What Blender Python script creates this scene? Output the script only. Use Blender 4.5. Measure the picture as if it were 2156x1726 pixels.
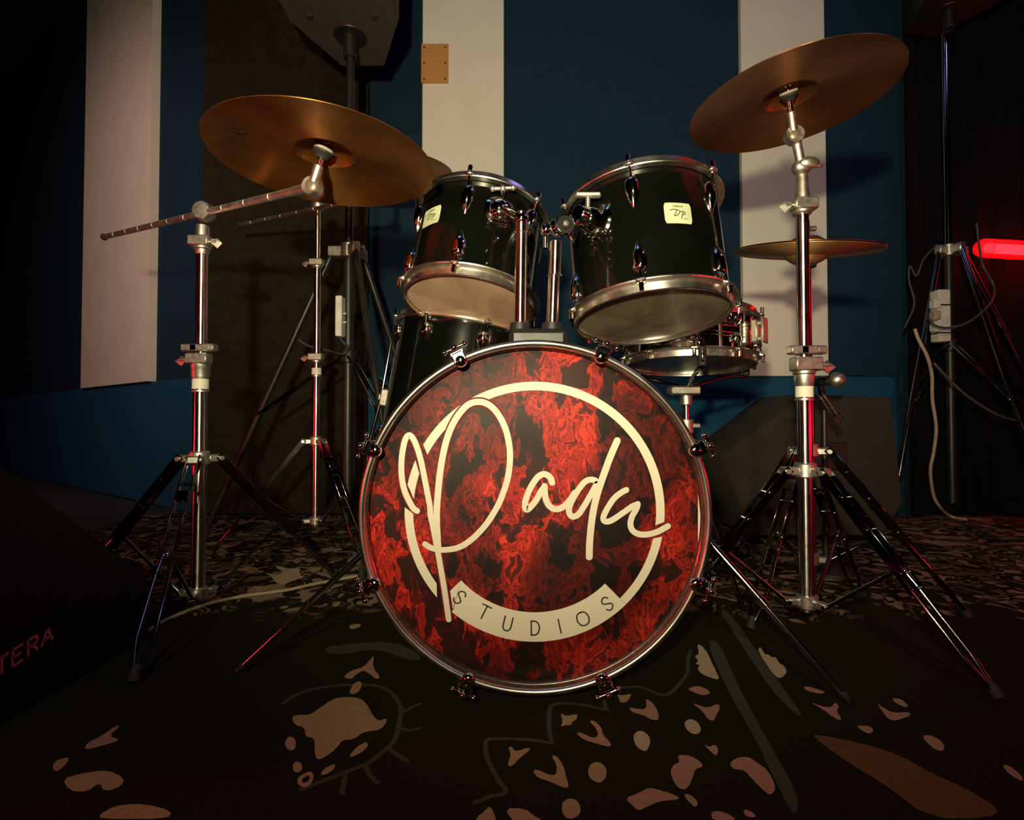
import bpy, math, random
from mathutils import Vector, Matrix
for o in list(bpy.data.objects): bpy.data.objects.remove(o, do_unlink=True)
SC = bpy.context.scene; COL = SC.collection
# ------------------------------------------------------------------ camera, exposure, lights
FPX = 1100.0; PITCH = math.radians(1.2); CAMZ = 0.46
cd = bpy.data.cameras.new('camera'); cam = bpy.data.objects.new('camera', cd); COL.objects.link(cam)
cd.sensor_fit = 'HORIZONTAL'; cd.sensor_width = 36; cd.lens = 36*FPX/2156; cd.clip_start = 0.02
cam.location = (0, 0, CAMZ); cam.rotation_euler = (math.pi/2+PITCH, 0, 0)
SC.camera = cam
SC.view_settings.view_transform = 'Standard'; SC.view_settings.look = 'None'
SC.view_settings.exposure = 0.0; SC.view_settings.gamma = 1.0
w = bpy.data.worlds.new('world'); SC.world = w; w.use_nodes = True
w.node_tree.nodes['Background'].inputs[0].default_value = (0.0, 0.0, 0.0, 1)
w.node_tree.nodes['Background'].inputs[1].default_value = 0.0

def light(name, kind, loc, target, energy, color, **kw):
    l = bpy.data.lights.new(name, kind); o = bpy.data.objects.new(name, l); COL.objects.link(o)
    o.location = loc; l.energy = energy; l.color = color
    o.rotation_euler = (Vector(target)-Vector(loc)).to_track_quat('-Z', 'Y').to_euler()
    for k, v in kw.items(): setattr(l, k, v)
    return o
KEY = (-0.14, -0.27, 0.68)
light('key_spot', 'SPOT', KEY, (KEY[0]+0.16, KEY[1]+1.0, KEY[2]+0.42), 158, (1.0, 0.88, 0.54),
      spot_size=math.radians(121), spot_blend=1.0, shadow_soft_size=0.028)
light('ceiling_lamp', 'SPOT', (-0.15, -2.6, 2.05), (0.05, 1.4, 1.0), 170, (1.0, 0.86, 0.56), spot_size=math.radians(62), spot_blend=1.0, shadow_soft_size=0.10)
light('violet_wash', 'AREA', (2.3, 0.5, 3.1), (0.4, 2.4, 0.9), 3.6, (0.42, 0.34, 1.0), shape='RECTANGLE', size=1.0, size_y=0.25)
light('blue_wash', 'AREA', (-0.4, 0.6, 3.4), (0.2, 2.6, 0.3), 1.6, (0.16, 0.45, 1.0), shape='RECTANGLE', size=1.2, size_y=0.4)
light('red_tube_left', 'AREA', (-1.45, 0.30, 0.34), (-0.35, 1.2, 0.45), 7.5, (1.0, 0.015, 0.03), shape='RECTANGLE', size=1.7, size_y=0.028)
light('red_tube_right', 'AREA', (1.75, 0.40, 0.42), (0.45, 1.1, 0.65), 2.3, (1.0, 0.012, 0.05), shape='RECTANGLE', size=1.4, size_y=0.03)
light('warm_wash_left_panel', 'SPOT', (-2.45, 0.9, 2.0), (-2.45, 3.35, 1.35), 62, (1.0, 0.62, 0.53), spot_size=math.radians(90), spot_blend=0.9, shadow_soft_size=0.06)  # added lamp out of view, lifts the cream panel on the angled wall

def at(px, py, Y):
    """world point at depth Y seen at photograph pixel (px, py)"""
    dx = (px-1078)/FPX; du = (863-py)/FPX
    dy = math.cos(PITCH)-du*math.sin(PITCH); dz = math.sin(PITCH)+du*math.cos(PITCH)
    return Vector((dx/dy*Y, Y, CAMZ+dz/dy*Y))
def ray(px, py): return (at(px, py, 1.0)-Vector((0, 0, CAMZ)))
def floor_at(px, py):
    d = ray(px, py); t = -CAMZ/d.z
    return Vector((d.x*t, d.y*t, 0))

# ------------------------------------------------------------------ materials
MATS = {}
def nmat(name):
    m = bpy.data.materials.new(name); m.use_nodes = True; MATS[name] = m
    nt = m.node_tree; return m, nt, nt.nodes['Principled BSDF']
def N(nt, t, **kw):
    n = nt.nodes.new(t)
    for k, v in kw.items():
        if k.startswith('i_'): n.inputs[k[2:].replace('_', ' ')].default_value = v
        else: setattr(n, k, v)
    return n
def ramp(nt, stops, interp='LINEAR'):
    r = nt.nodes.new('ShaderNodeValToRGB'); cr = r.color_ramp; cr.interpolation = interp
    while len(cr.elements) > 1: cr.elements.remove(cr.elements[-1])
    cr.elements[0].position = stops[0][0]; cr.elements[0].color = (*stops[0][1], 1)
    for p, c in stops[1:]:
        e = cr.elements.new(p); e.color = (*c, 1)
    return r
def simple(name, col, rough=0.5, metal=0.0, var=0.12, scale=30, bump=0.0, coat=0.0, spec=None):
    m, nt, b = nmat(name)
    b.inputs['Roughness'].default_value = rough; b.inputs['Metallic'].default_value = metal
    b.inputs['Coat Weight'].default_value = coat
    if spec is not None: b.inputs['Specular IOR Level'].default_value = spec
    tc = N(nt, 'ShaderNodeTexCoord'); no = N(nt, 'ShaderNodeTexNoise', i_Scale=scale, i_Detail=5.0)
    nt.links.new(tc.outputs['Object'], no.inputs['Vector'])
    r = ramp(nt, [(0.3, tuple(c*(1-var) for c in col)), (0.7, tuple(min(1, c*(1+var)) for c in col))])
    nt.links.new(no.outputs['Fac'], r.inputs[0]); nt.links.new(r.outputs[0], b.inputs['Base Color'])
    mr = N(nt, 'ShaderNodeMapRange'); mr.inputs['To Min'].default_value = rough*0.8; mr.inputs['To Max'].default_value = min(1, rough*1.25)
    nt.links.new(no.outputs['Fac'], mr.inputs[0]); nt.links.new(mr.outputs[0], b.inputs['Roughness'])
    if bump:
        bp = N(nt, 'ShaderNodeBump', i_Strength=bump, i_Distance=0.002)
        nt.links.new(no.outputs['Fac'], bp.inputs['Height']); nt.links.new(bp.outputs[0], b.inputs['Normal'])
    return m
CHROME = simple('chrome', (0.80, 0.77, 0.72), 0.085, 1.0, 0.05, 60)
TUBE, _nt, _b = nmat('chrome_tube'); _b.inputs['Base Color'].default_value = (0.80, 0.77, 0.72, 1); _b.inputs['Metallic'].default_value = 1
_tg = N(_nt, 'ShaderNodeTangent', direction_type='RADIAL', axis='Z'); _nt.links.new(_tg.outputs[0], _b.inputs['Tangent'])
_tc = N(_nt, 'ShaderNodeTexCoord'); _no = N(_nt, 'ShaderNodeTexNoise', i_Scale=45.0, i_Detail=4.0); _mr = N(_nt, 'ShaderNodeMapRange')
_mr.inputs['To Min'].default_value = 0.15; _mr.inputs['To Max'].default_value = 0.30; _nt.links.new(_tc.outputs['Object'], _no.inputs['Vector'])
_nt.links.new(_no.outputs['Fac'], _mr.inputs[0]); _nt.links.new(_mr.outputs[0], _b.inputs['Roughness'])
_b.inputs['Anisotropic'].default_value = 0.85; _b.inputs['Anisotropic Rotation'].default_value = 0.25
SATIN = simple('cast_metal', (0.62, 0.59, 0.53), 0.42, 1.0, 0.08, 90, 0.15)
STEEL = simple('brushed_steel', (0.88, 0.82, 0.74), 0.42, 1.0, 0.10, 40)
HOOP = simple('hoop_metal', (0.62, 0.57, 0.52), 0.26, 1.0, 0.10, 25)
BLACK = simple('black_lacquer', (0.0028, 0.0034, 0.0026), 0.14, 0, 0.2, 12, coat=0.5)
RIM = simple('drum_hoop_chrome', (0.82, 0.77, 0.70), 0.27, 1.0, 0.05, 50)
RUBBER = simple('black_rubber', (0.012, 0.012, 0.012), 0.7)
PLASTIC = simple('black_plastic', (0.010, 0.010, 0.010), 0.45)
POWDER = simple('black_powder_coat', (0.012, 0.012, 0.011), 0.4, 0, 0.3, 60)
FELT = simple('grey_felt', (0.30, 0.29, 0.25), 0.95, 0, 0.2, 200, 0.5)
LABEL = simple('cream_label', (0.70, 0.66, 0.56), 0.5)
BADGE = simple('badge_pale_green', (0.50, 0.56, 0.36), 0.4)
MAROON = simple('maroon_vinyl', (0.11, 0.008, 0.010), 0.7, 0, 0.25, 60, spec=0.2)
INK = simple('dark_ink', (0.02, 0.012, 0.012), 0.6)
LOGO = simple('cream_vinyl', (0.52, 0.49, 0.395), 0.8, 0, 0.04, 8, spec=0.2)
CURTAIN = simple('black_felt_panel', (0.020, 0.015, 0.009), 0.95, 0, 0.25, 25, 0.3, spec=0.1)
NAVY = simple('navy_acoustic_fabric', (0.011, 0.032, 0.060), 0.95, 0, 0.12, 90, 0.4, spec=0.1)
PLINTH = simple('blue_dado_fabric', (0.013, 0.070, 0.15), 0.95, 0, 0.12, 90, 0.4, spec=0.1)
CREAM = simple('cream_panel', (0.74, 0.70, 0.62), 0.75, 0, 0.03, 6, 0.05)
PLASTER = simple('dark_plaster', (0.03, 0.03, 0.035), 0.9)
WEDGE = simple('wedge_carpet_black', (0.022, 0.015, 0.010), 0.95, 0, 0.4, 220, 0.6)
WEDGE2 = simple('wedge_paint_black', (0.010, 0.006, 0.005), 0.7, 0, 0.3, 120, 0.4, spec=0.15)
GREYCAB = simple('grey_cabinet', (0.05, 0.04, 0.034), 0.6)
WHITEPL = simple('white_plastic', (0.62, 0.60, 0.56), 0.45)
CABLE = simple('beige_cable', (0.36, 0.28, 0.18), 0.6)
CABLEP = simple('pink_white_cable', (0.45, 0.33, 0.26), 0.6)
CABLEK = simple('dark_grey_cable', (0.05, 0.05, 0.055), 0.5)
GUNMETAL = simple('dark_nickel', (0.26, 0.25, 0.24), 0.11, 1.0, 0.1, 40)
LOGOREDLIT = simple('red_lit_print', (0.60, 0.10, 0.10), 0.6)  # red lamp light from the left is put into the lettering colour

def wood():
    m, nt, b = nmat('orange_plywood'); tc = N(nt, 'ShaderNodeTexCoord'); mp = N(nt, 'ShaderNodeMapping')
    mp.inputs['Scale'].default_value = (3, 3, 40)
    no = N(nt, 'ShaderNodeTexNoise', i_Scale=3.0, i_Detail=6.0); r = ramp(nt, [(0.3, (0.46, 0.21, 0.05)), (0.7, (0.58, 0.29, 0.08))])
    nt.links.new(tc.outputs['Object'], mp.inputs[0]); nt.links.new(mp.outputs[0], no.inputs['Vector'])
    nt.links.new(no.outputs['Fac'], r.inputs[0]); nt.links.new(r.outputs[0], b.inputs['Base Color']); b.inputs['Roughness'].default_value = 0.55
    return m
WOOD = wood()
DRAPE = simple('black_drape', (0.006, 0.005, 0.006), 0.95, 0, 0.2, 25, 0.2, spec=0.08)
def bronze(name, col, dark, rough=0.36):
    m, nt, b = nmat(name); b.inputs['Metallic'].default_value = 0.9
    tc = N(nt, 'ShaderNodeTexCoord'); no = N(nt, 'ShaderNodeTexNoise', i_Scale=9.0, i_Detail=7.0)
    nt.links.new(tc.outputs['Object'], no.inputs['Vector'])
    r = ramp(nt, [(0.3, dark), (0.68, col)]); nt.links.new(no.outputs['Fac'], r.inputs[0]); nt.links.new(r.outputs[0], b.inputs['Base Color'])
    ln = N(nt, 'ShaderNodeVectorMath', operation='LENGTH'); sx = N(nt, 'ShaderNodeSeparateXYZ'); cb = N(nt, 'ShaderNodeCombineXYZ')
    nt.links.new(tc.outputs['Object'], sx.inputs[0]); nt.links.new(sx.outputs[0], cb.inputs[0]); nt.links.new(sx.outputs[1], cb.inputs[1])
    nt.links.new(cb.outputs[0], ln.inputs[0])
    mu = N(nt, 'ShaderNodeMath', operation='MULTIPLY'); mu.inputs[1].default_value = 2600
    sn = N(nt, 'ShaderNodeMath', operation='SINE'); nt.links.new(ln.outputs['Value'], mu.inputs[0]); nt.links.new(mu.outputs[0], sn.inputs[0])
    bp = N(nt, 'ShaderNodeBump', i_Strength=0.12, i_Distance=0.0004); nt.links.new(sn.outputs[0], bp.inputs['Height']); nt.links.new(bp.outputs[0], b.inputs['Normal'])
    tg = N(nt, 'ShaderNodeTangent', direction_type='RADIAL', axis='Z'); nt.links.new(tg.outputs[0], b.inputs['Tangent'])
    b.inputs['Roughness'].default_value = rough; b.inputs['Anisotropic'].default_value = 0.75; b.inputs['Anisotropic Rotation'].default_value = 0.25
    return m
BRONZE = bronze('aged_bronze', (0.50, 0.22, 0.05), (0.24, 0.09, 0.025), 0.38)
BRONZE2 = bronze('dark_bronze', (0.46, 0.20, 0.08), (0.28, 0.11, 0.045), 0.32)
BRASS = bronze('pale_bronze', (0.80, 0.50, 0.22), (0.60, 0.36, 0.14), 0.60)

def head_mat():
    m, nt, b = nmat('red_marbled_print')
    tc = N(nt, 'ShaderNodeTexCoord'); mp = N(nt, 'ShaderNodeMapping'); mp.inputs['Scale'].default_value = (1.25, 1, 0.85)
    nt.links.new(tc.outputs['Object'], mp.inputs[0])
    def warp(vec, scale, amt, seed):
        n = N(nt, 'ShaderNodeTexNoise', i_Scale=scale, i_Detail=3.0, noise_dimensions='4D'); n.inputs['W'].default_value = seed
        nt.links.new(vec, n.inputs['Vector'])
        s = N(nt, 'ShaderNodeVectorMath', operation='SUBTRACT'); s.inputs[1].default_value = (0.5, 0.5, 0.5)
        nt.links.new(n.outputs['Color'], s.inputs[0])
        k = N(nt, 'ShaderNodeVectorMath', operation='SCALE'); k.inputs['Scale'].default_value = amt; nt.links.new(s.outputs[0], k.inputs[0])
        a = N(nt, 'ShaderNodeVectorMath', operation='ADD'); nt.links.new(vec, a.inputs[0]); nt.links.new(k.outputs[0], a.inputs[1])
        return a.outputs[0]
    v = warp(mp.outputs[0], 7.0, 0.16, 1.3); v = warp(v, 22.0, 0.085, 5.1); v = warp(v, 50.0, 0.034, 9.7)
    a = N(nt, 'ShaderNodeTexNoise', i_Scale=21.0, i_Detail=3.0, i_Roughness=0.55, noise_dimensions='4D'); a.inputs['W'].default_value = 2.2
    nt.links.new(v, a.inputs['Vector'])
    big = N(nt, 'ShaderNodeTexNoise', i_Scale=5.5, i_Detail=2.0, noise_dimensions='4D'); big.inputs['W'].default_value = 7.4
    nt.links.new(warp(mp.outputs[0], 9.0, 0.12, 3.3), big.inputs['Vector'])
    # dark pools from the broad noise, bright veins from the fine noise
    r1 = ramp(nt, [(0.0, (0.012, 0.005, 0.003)), (0.42, (0.022, 0.004, 0.003)), (0.46, (0.07, 0.004, 0.003)), (0.49, (0.26, 0.010, 0.006)),
                   (0.503, (0.62, 0.035, 0.014)), (0.518, (0.20, 0.006, 0.005)), (0.545, (0.34, 0.012, 0.008)), (0.565, (0.035, 0.003, 0.002)),
                   (0.585, (0.30, 0.010, 0.006)), (0.625, (0.52, 0.030, 0.012)), (0.66, (0.09, 0.005, 0.004)), (0.74, (0.03, 0.004, 0.003))])
    r2 = ramp(nt, [(0.42, (0.16, 0.15, 0.13)), (0.51, (0.42, 0.38, 0.36)), (0.62, (0.95, 0.95, 0.95))])
    nt.links.new(a.outputs['Fac'], r1.inputs[0]); nt.links.new(big.outputs['Fac'], r2.inputs[0])
    mx = N(nt, 'ShaderNodeMix', data_type='RGBA', blend_type='MULTIPLY'); mx.inputs['Factor'].default_value = 1.0
    nt.links.new(r1.outputs[0], mx.inputs['A']); nt.links.new(r2.outputs[0], mx.inputs['B'])
    nt.links.new(mx.outputs['Result'], b.inputs['Base Color'])
    b.inputs['Roughness'].default_value = 0.55; b.inputs['Specular IOR Level'].default_value = 0.22
    return m
HEADM = head_mat()
def skin_mat(name, c1, c2, rough=0.35):
    m, nt, b = nmat(name); tc = N(nt, 'ShaderNodeTexCoord')
    no = N(nt, 'ShaderNodeTexNoise', i_Scale=7.0, i_Detail=8.0, i_Distortion=0.8); r = ramp(nt, [(0.32, c1), (0.62, c2)])
    nt.links.new(tc.outputs['Object'], no.inputs['Vector']); nt.links.new(no.outputs['Fac'], r.inputs[0])
    nt.links.new(r.outputs[0], b.inputs['Base Color']); b.inputs['Roughness'].default_value = rough
    b.inputs['Coat Weight'].default_value = 0.2
    return m
SKIN = skin_mat('cloudy_pink_drumhead', (0.40, 0.25, 0.16), (0.62, 0.44, 0.30))
SKIN2 = skin_mat('cloudy_olive_drumhead', (0.13, 0.10, 0.06), (0.30, 0.25, 0.17), 0.25)

def carpet_mats():
    out = []
    def base(name, col, fine=(0.6, 1.3)):
        m, nt, b = nmat(name); tc = N(nt, 'ShaderNodeTexCoord')
        no = N(nt, 'ShaderNodeTexNoise', i_Scale=420.0, i_Detail=2.0); r = ramp(nt, [(0.3, tuple(c*fine[0] for c in col)), (0.7, tuple(c*fine[1] for c in col))])
        nt.links.new(tc.outputs['Object'], no.inputs['Vector']); nt.links.new(no.outputs['Fac'], r.inputs[0])
        b.inputs['Roughness'].default_value = 1.0; b.inputs['Specular IOR Level'].default_value = 0.05
        bp = N(nt, 'ShaderNodeBump', i_Strength=0.6, i_Distance=0.002); nt.links.new(no.outputs['Fac'], bp.inputs['Height']); nt.links.new(bp.outputs[0], b.inputs['Normal'])
        return m, nt, b, tc, r
    m, nt, b, tc, r = base('carpet_pile', (0.018, 0.015, 0.009))
    # woven blotch pattern in the far field of the carpet
    mp = N(nt, 'ShaderNodeMapping'); mp.inputs['Rotation'].default_value = (0, 0, 0.5); mp.inputs['Scale'].default_value = (1, 1, 1)
    nt.links.new(tc.outputs['Object'], mp.inputs[0])
    wn = N(nt, 'ShaderNodeTexNoise', i_Scale=9.0, i_Detail=2.0); nt.links.new(mp.outputs[0], wn.inputs['Vector'])
    ad = N(nt, 'ShaderNodeMix', data_type='VECTOR'); ad.inputs['Factor'].default_value = 0.16
    nt.links.new(mp.outputs[0], ad.inputs['A']); nt.links.new(wn.outputs['Color'], ad.inputs['B'])
    vo = N(nt, 'ShaderNodeTexNoise', i_Scale=12.0, i_Detail=1.5, i_Distortion=1.8)
    nt.links.new(ad.outputs['Result'], vo.inputs['Vector'])
    vr = ramp(nt, [(0.40, (0.35, 0.35, 0.35)), (0.42, (0, 0, 0)), (0.555, (0, 0, 0)), (0.575, (1, 1, 1))])
    nt.links.new(vo.outputs['Fac'], vr.inputs[0])
    sx = N(nt, 'ShaderNodeSeparateXYZ'); nt.links.new(tc.outputs['Object'], sx.inputs[0])
    wob = N(nt, 'ShaderNodeMath', operation='MULTIPLY_ADD'); wob.inputs[1].default_value = 0.7
    nt.links.new(wn.outputs['Fac'], wob.inputs[0]); nt.links.new(sx.outputs[1], wob.inputs[2])
    yr = N(nt, 'ShaderNodeMapRange'); yr.inputs['From Min'].default_value = 1.60; yr.inputs['From Max'].default_value = 1.66
    nt.links.new(wob.outputs[0], yr.inputs[0])
    mm = N(nt, 'ShaderNodeMath', operation='MULTIPLY'); nt.links.new(vr.outputs[0], mm.inputs[0]); nt.links.new(yr.outputs[0], mm.inputs[1])
    mx = N(nt, 'ShaderNodeMix', data_type='RGBA'); nt.links.new(mm.outputs[0], mx.inputs['Factor']); nt.links.new(r.outputs[0], mx.inputs['A'])
    mx.inputs['B'].default_value = (0.26, 0.19, 0.13, 1); nt.links.new(mx.outputs['Result'], b.inputs['Base Color'])
    out.append(m)
    for nm, c in (('carpet_tan', (0.34, 0.23, 0.13)), ('carpet_pink', (0.36, 0.20, 0.14)), ('carpet_grey', (0.055, 0.055, 0.042)), ('carpet_pale', (0.42, 0.33, 0.22)), ('carpet_brown', (0.13, 0.065, 0.03))):
        m, nt, b, tc, r = base(nm, c, (0.85, 1.15)); nt.links.new(r.outputs[0], b.inputs['Base Color']); out.append(m)
    return out
CARPET = carpet_mats()
def emis(name, col, s):
    m, nt, b = nmat(name); b.inputs['Base Color'].default_value = (*col, 1)
    b.inputs['Emission Color'].default_value = (*col, 1); b.inputs['Emission Strength'].default_value = s
    return m
LEDCORE = emis('led_core', (1.0, 0.005, 0.008), 22.0)
def glassred():
    m, nt, b = nmat('red_diffuser_tube'); b.inputs['Base Color'].default_value = (1, 0.05, 0.05, 1)
    b.inputs['Emission Color'].default_value = (1, 0.0, 0.008, 1); b.inputs['Emission Strength'].default_value = 0.8
    b.inputs['Alpha'].default_value = 0.45; b.inputs['Roughness'].default_value = 0.4
    return m
LEDSKIN = glassred()

# ------------------------------------------------------------------ mesh building
def frame(loc, z, xh=(1, 0, 0)):
    z = Vector(z).normalized(); x = Vector(xh); x = (x-z*x.dot(z))
    if x.length < 1e-4: x = Vector((0, 1, 0))-z*z.y
    x.normalize(); y = z.cross(x)
    m = Matrix((x, y, z)).transposed().to_4x4(); m.translation = Vector(loc); return m
class MB:
    def __init__(s): s.v = []; s.f = []; s.mi = []
    def add(s, vs, fs, mi=0):
        k = len(s.v); s.v += [Vector(v) for v in vs]; s.f += [tuple(i+k for i in f) for f in fs]; s.mi += [mi]*len(fs); return s
    def lathe(s, prof, M=None, n=32, mi=0, a0=0, a1=2*math.pi):
        M = M or Matrix(); vs = []; fs = []; full = abs(a1-a0-2*math.pi) < 1e-6; m = n if full else n+1
        for r, z in prof:
            for i in range(m):
                a = a0+(a1-a0)*i/n; vs.append(M @ Vector((r*math.cos(a), r*math.sin(a), z)))
        for j in range(len(prof)-1):
            for i in range(n):
                i2 = (i+1) % m
                fs.append((j*m+i, j*m+i2, (j+1)*m+i2, (j+1)*m+i))
        return s.add(vs, fs, mi)
    def cyl(s, p, q, r, r2=None, n=16, mi=0):
        p = Vector(p); q = Vector(q); r2 = r if r2 is None else r2; L = (q-p).length
        e = min(r, r2)*0.12
        return s.lathe([(0, 0), (r-e, 0), (r, e), (r2, L-e), (r2-e, L), (0, L)], frame(p, q-p), n, mi)
    def tube(s, pts, r, n=8, mi=0, smooth=0):
        pts = [Vector(p) for p in pts]
        if smooth: pts = catmull(pts, smooth)
        rs = r if isinstance(r, list) else [r]*len(pts)
        t = (pts[1]-pts[0]).normalized(); x = t.orthogonal().normalized(); vs = []; fs = []
        for k, p in enumerate(pts):
            t = (pts[min(k+1, len(pts)-1)]-pts[max(k-1, 0)]).normalized(); x = (x-t*x.dot(t)).normalized(); y = t.cross(x)
            for i in range(n):
                a = 2*math.pi*i/n; vs.append(p+rs[k]*(x*math.cos(a)+y*math.sin(a)))
        for k in range(len(pts)-1):
            for i in range(n):
                fs.append((k*n+i, k*n+(i+1) % n, (k+1)*n+(i+1) % n, (k+1)*n+i))
        fs.append(tuple(range(n))[::-1]); fs.append(tuple((len(pts)-1)*n+i for i in range(n)))
        return s.add(vs, fs, mi)
    def box(s, c, size, M=None, b=0.0, mi=0):
        M = M or Matrix(); c = Vector(c); hx, hy, hz = (q/2 for q in size); b = min(b, hx*.9, hy*.9, hz*.9)
        if b <= 0:
            vs = [M @ (c+Vector((x*hx, y*hy, z*hz))) for z in (-1, 1) for y in (-1, 1) for x in (-1, 1)]
            return s.add(vs, [(0, 2, 3, 1), (4, 5, 7, 6), (0, 1, 5, 4), (2, 6, 7, 3), (0, 4, 6, 2), (1, 3, 7, 5)], mi)
        vs = []; idx = {}
        for x in (-1, 1):
            for y in (-1, 1):
                for z in (-1, 1):
                    for ax in range(3):
                        p = [x*(hx-b), y*(hy-b), z*(hz-b)]; p[ax] = (x*hx, y*hy, z*hz)[ax]
                        idx[(x, y, z, ax)] = len(vs); vs.append(M @ (c+Vector(p)))
        fs = []
        for ax in range(3):
            o = [i for i in range(3) if i != ax]
            for sg in (-1, 1):
                q = []
                for u, v in ((-1, -1), (1, -1), (1, 1), (-1, 1)):
                    k = [0, 0, 0]; k[ax] = sg; k[o[0]] = u; k[o[1]] = v; q.append(idx[(k[0], k[1], k[2], ax)])
                fs.append(tuple(q))
                
            for u in (-1, 1):
                for v in (-1, 1):
                    def K(a_, f_):
                        k = [0, 0, 0]; k[ax] = a_; k[o[0]] = u; k[o[1]] = v; return idx[(k[0], k[1], k[2], f_)]
                    fs.append((K(-1, o[0]), K(1, o[0]), K(1, o[1]), K(-1, o[1])))
        for x in (-1, 1):
            for y in (-1, 1):
                for z in (-1, 1): fs.append((idx[(x, y, z, 0)], idx[(x, y, z, 1)], idx[(x, y, z, 2)]))
        return s.add(vs, fs, mi)
    def ball(s, c, r, sc=(1, 1, 1), M=None, n=20, mi=0):
        M = M or Matrix(); T = M @ Matrix.Translation(Vector(c)) @ Matrix.Diagonal((*sc, 1))
        return s.lathe([(max(1e-5, r*math.sin(math.pi*k/(n//2))), -r*math.cos(math.pi*k/(n//2))) for k in range(n//2+1)], T, n, mi)
    def torus(s, R, r, M, n=48, k=8, mi=0):
        return s.lathe([(R+r*math.cos(2*math.pi*i/k), r*math.sin(2*math.pi*i/k)) for i in range(k+1)], M, n, mi)
    def prism(s, poly, ext, mi=0):
        n = len(poly); e = Vector(ext); vs = [Vector(p) for p in poly]+[Vector(p)+e for p in poly]
        return s.add(vs, [tuple(range(n))[::-1], tuple(range(n, 2*n))]+[(i, (i+1) % n, (i+1) % n+n, i+n) for i in range(n)], mi)
    def ribbon(s, pts, w, f, mi=0, cap=True, sub=6):
        """flat stroke: 2D points and width(s), mapped to 3D by f(x, y)"""
        P = catmull([Vector((a, b, 0)) for a, b in pts], sub) if sub else [Vector((a, b, 0)) for a, b in pts]
        W = [w]*len(P) if not isinstance(w, (list, tuple)) else [w[0]+(w[1]-w[0])*i/(len(P)-1) for i in range(len(P))]
        vs = []; fs = []
        for i, p in enumerate(P):
            t = P[min(i+1, len(P)-1)]-P[max(i-1, 0)]; t.normalize(); nn = Vector((-t.y, t.x, 0))
            vs += [f(*(p+nn*W[i]/2)[:2]), f(*(p-nn*W[i]/2)[:2])]
        for i in range(len(P)-1): fs.append((2*i, 2*i+1, 2*i+3, 2*i+2))
        s.add(vs, fs, mi)
        if cap:
            for p, q, ww in ((P[0], P[1], W[0]), (P[-1], P[-2], W[-1])):
                t = (p-q).normalized(); a = math.atan2(t.y, t.x)
                s.add([f(*(p+Vector((math.cos(a+th), math.sin(a+th), 0))*ww/2)[:2]) for th in [math.pi*(k/8-.5) for k in range(9)]], [tuple(range(9))], mi)
        return s
    def build(s, name, mat, parent=None, M=None, angle=38, flip=True, flat=False):
        if flat: flip = False
        me = bpy.data.meshes.new(name); off = Vector()
        vs = s.v
        if parent is not None and M is None: off = world_loc(parent)
        if M is not None: mi_ = M.inverted(); vs = [mi_ @ v for v in vs]
        else: vs = [v-off for v in vs]
        me.from_pydata([tuple(v) for v in vs], [], s.f); me.validate()
        mats = mat if isinstance(mat, (list, tuple)) else [mat]
        for m in mats: me.materials.append(m)
        if len(mats) > 1:
            for p, k in zip(me.polygons, s.mi): p.material_index = k
        import bmesh
        bm = bmesh.new(); bm.from_mesh(me)
        if flip: bmesh.ops.remove_doubles(bm, verts=bm.verts, dist=1e-7); bmesh.ops.recalc_face_normals(bm, faces=bm.faces)
        bm.to_mesh(me); bm.free()
        for p in me.polygons: p.use_smooth = not flat
        me.set_sharp_from_angle(angle=math.radians(angle))
        o = bpy.data.objects.new(name, me); COL.objects.link(o)
        if parent is not None:
            o.parent = parent
            if M is not None: o.matrix_local = Matrix.Translation(-world_loc(parent)) @ M
        elif M is not None: o.matrix_local = M
        return o
def world_loc(o):
    v = Vector(o.location); p = o.parent
    while p: v = v+Vector(p.location); p = p.parent
    return v
def catmull(P, k):
    Q = [P[0]+(P[0]-P[1])]+list(P)+[P[-1]+(P[-1]-P[-2])]; out = []
    for i in range(1, len(Q)-2):
        a, b, c, d = Q[i-1:i+3]
        for j in range(k):
            t = j/k; out.append(0.5*((2*b)+(c-a)*t+(2*a-5*b+4*c-d)*t*t+(3*b-a-3*c+d)*t**3))
    out.append(P[-1]); return out
def thing(name, label, cat, loc, group=None):
    o = bpy.data.objects.new(name, None); COL.objects.link(o); o.location = loc; o.empty_display_size = 0.05
    return tag(o, label, cat, group)
def tag(o, label, cat, group=None):
    o['label'] = label; o['category'] = cat
    if group: o['group'] = group
    return o
def struct(o): o['kind'] = 'structure'; return o

# ------------------------------------------------------------------ the room
WY = 2.60; DZ = 0.68; CEIL = 3.7
XL = -1.52; XR = 4.6; LD = Vector((-0.815, 0.579, 0)); LP = Vector((XL, WY, 0)); LN = Vector((0.579, 0.815, 0))
struct(MB().box((0, 1.2, -0.06), (10.4, 8.4, 0.1)).build('floor', PLASTER))
struct(MB().box((0, 1.2, CEIL+0.05), (10.4, 8.4, 0.1)).build('ceiling', PLASTER))
struct(MB().box(((XL+XR)/2, WY+0.1, CEIL/2-0.005), (XR-XL, 0.2, CEIL+0.01)).build('wall_back', NAVY))
wl = MB(); a = LP; b = LP+LD*4.4
wl.prism([(a.x, a.y, 0), (b.x, b.y, 0), (b.x, b.y, CEIL), (a.x, a.y, CEIL)], LN*0.2)
struct(wl.build('wall_left', NAVY))
struct(MB().box((-5.15, 1.2, CEIL/2), (0.1, 8.2, CEIL)).build('wall_far_left', PLASTER))
struct(MB().box((XR+0.06, 0.2, CEIL/2), (0.1, 6.2, CEIL)).build('wall_right', PLASTER))
struct(MB().box((0, -2.9, CEIL/2), (10.3, 0.1, CEIL)).build('wall_front', PLASTER))
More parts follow.
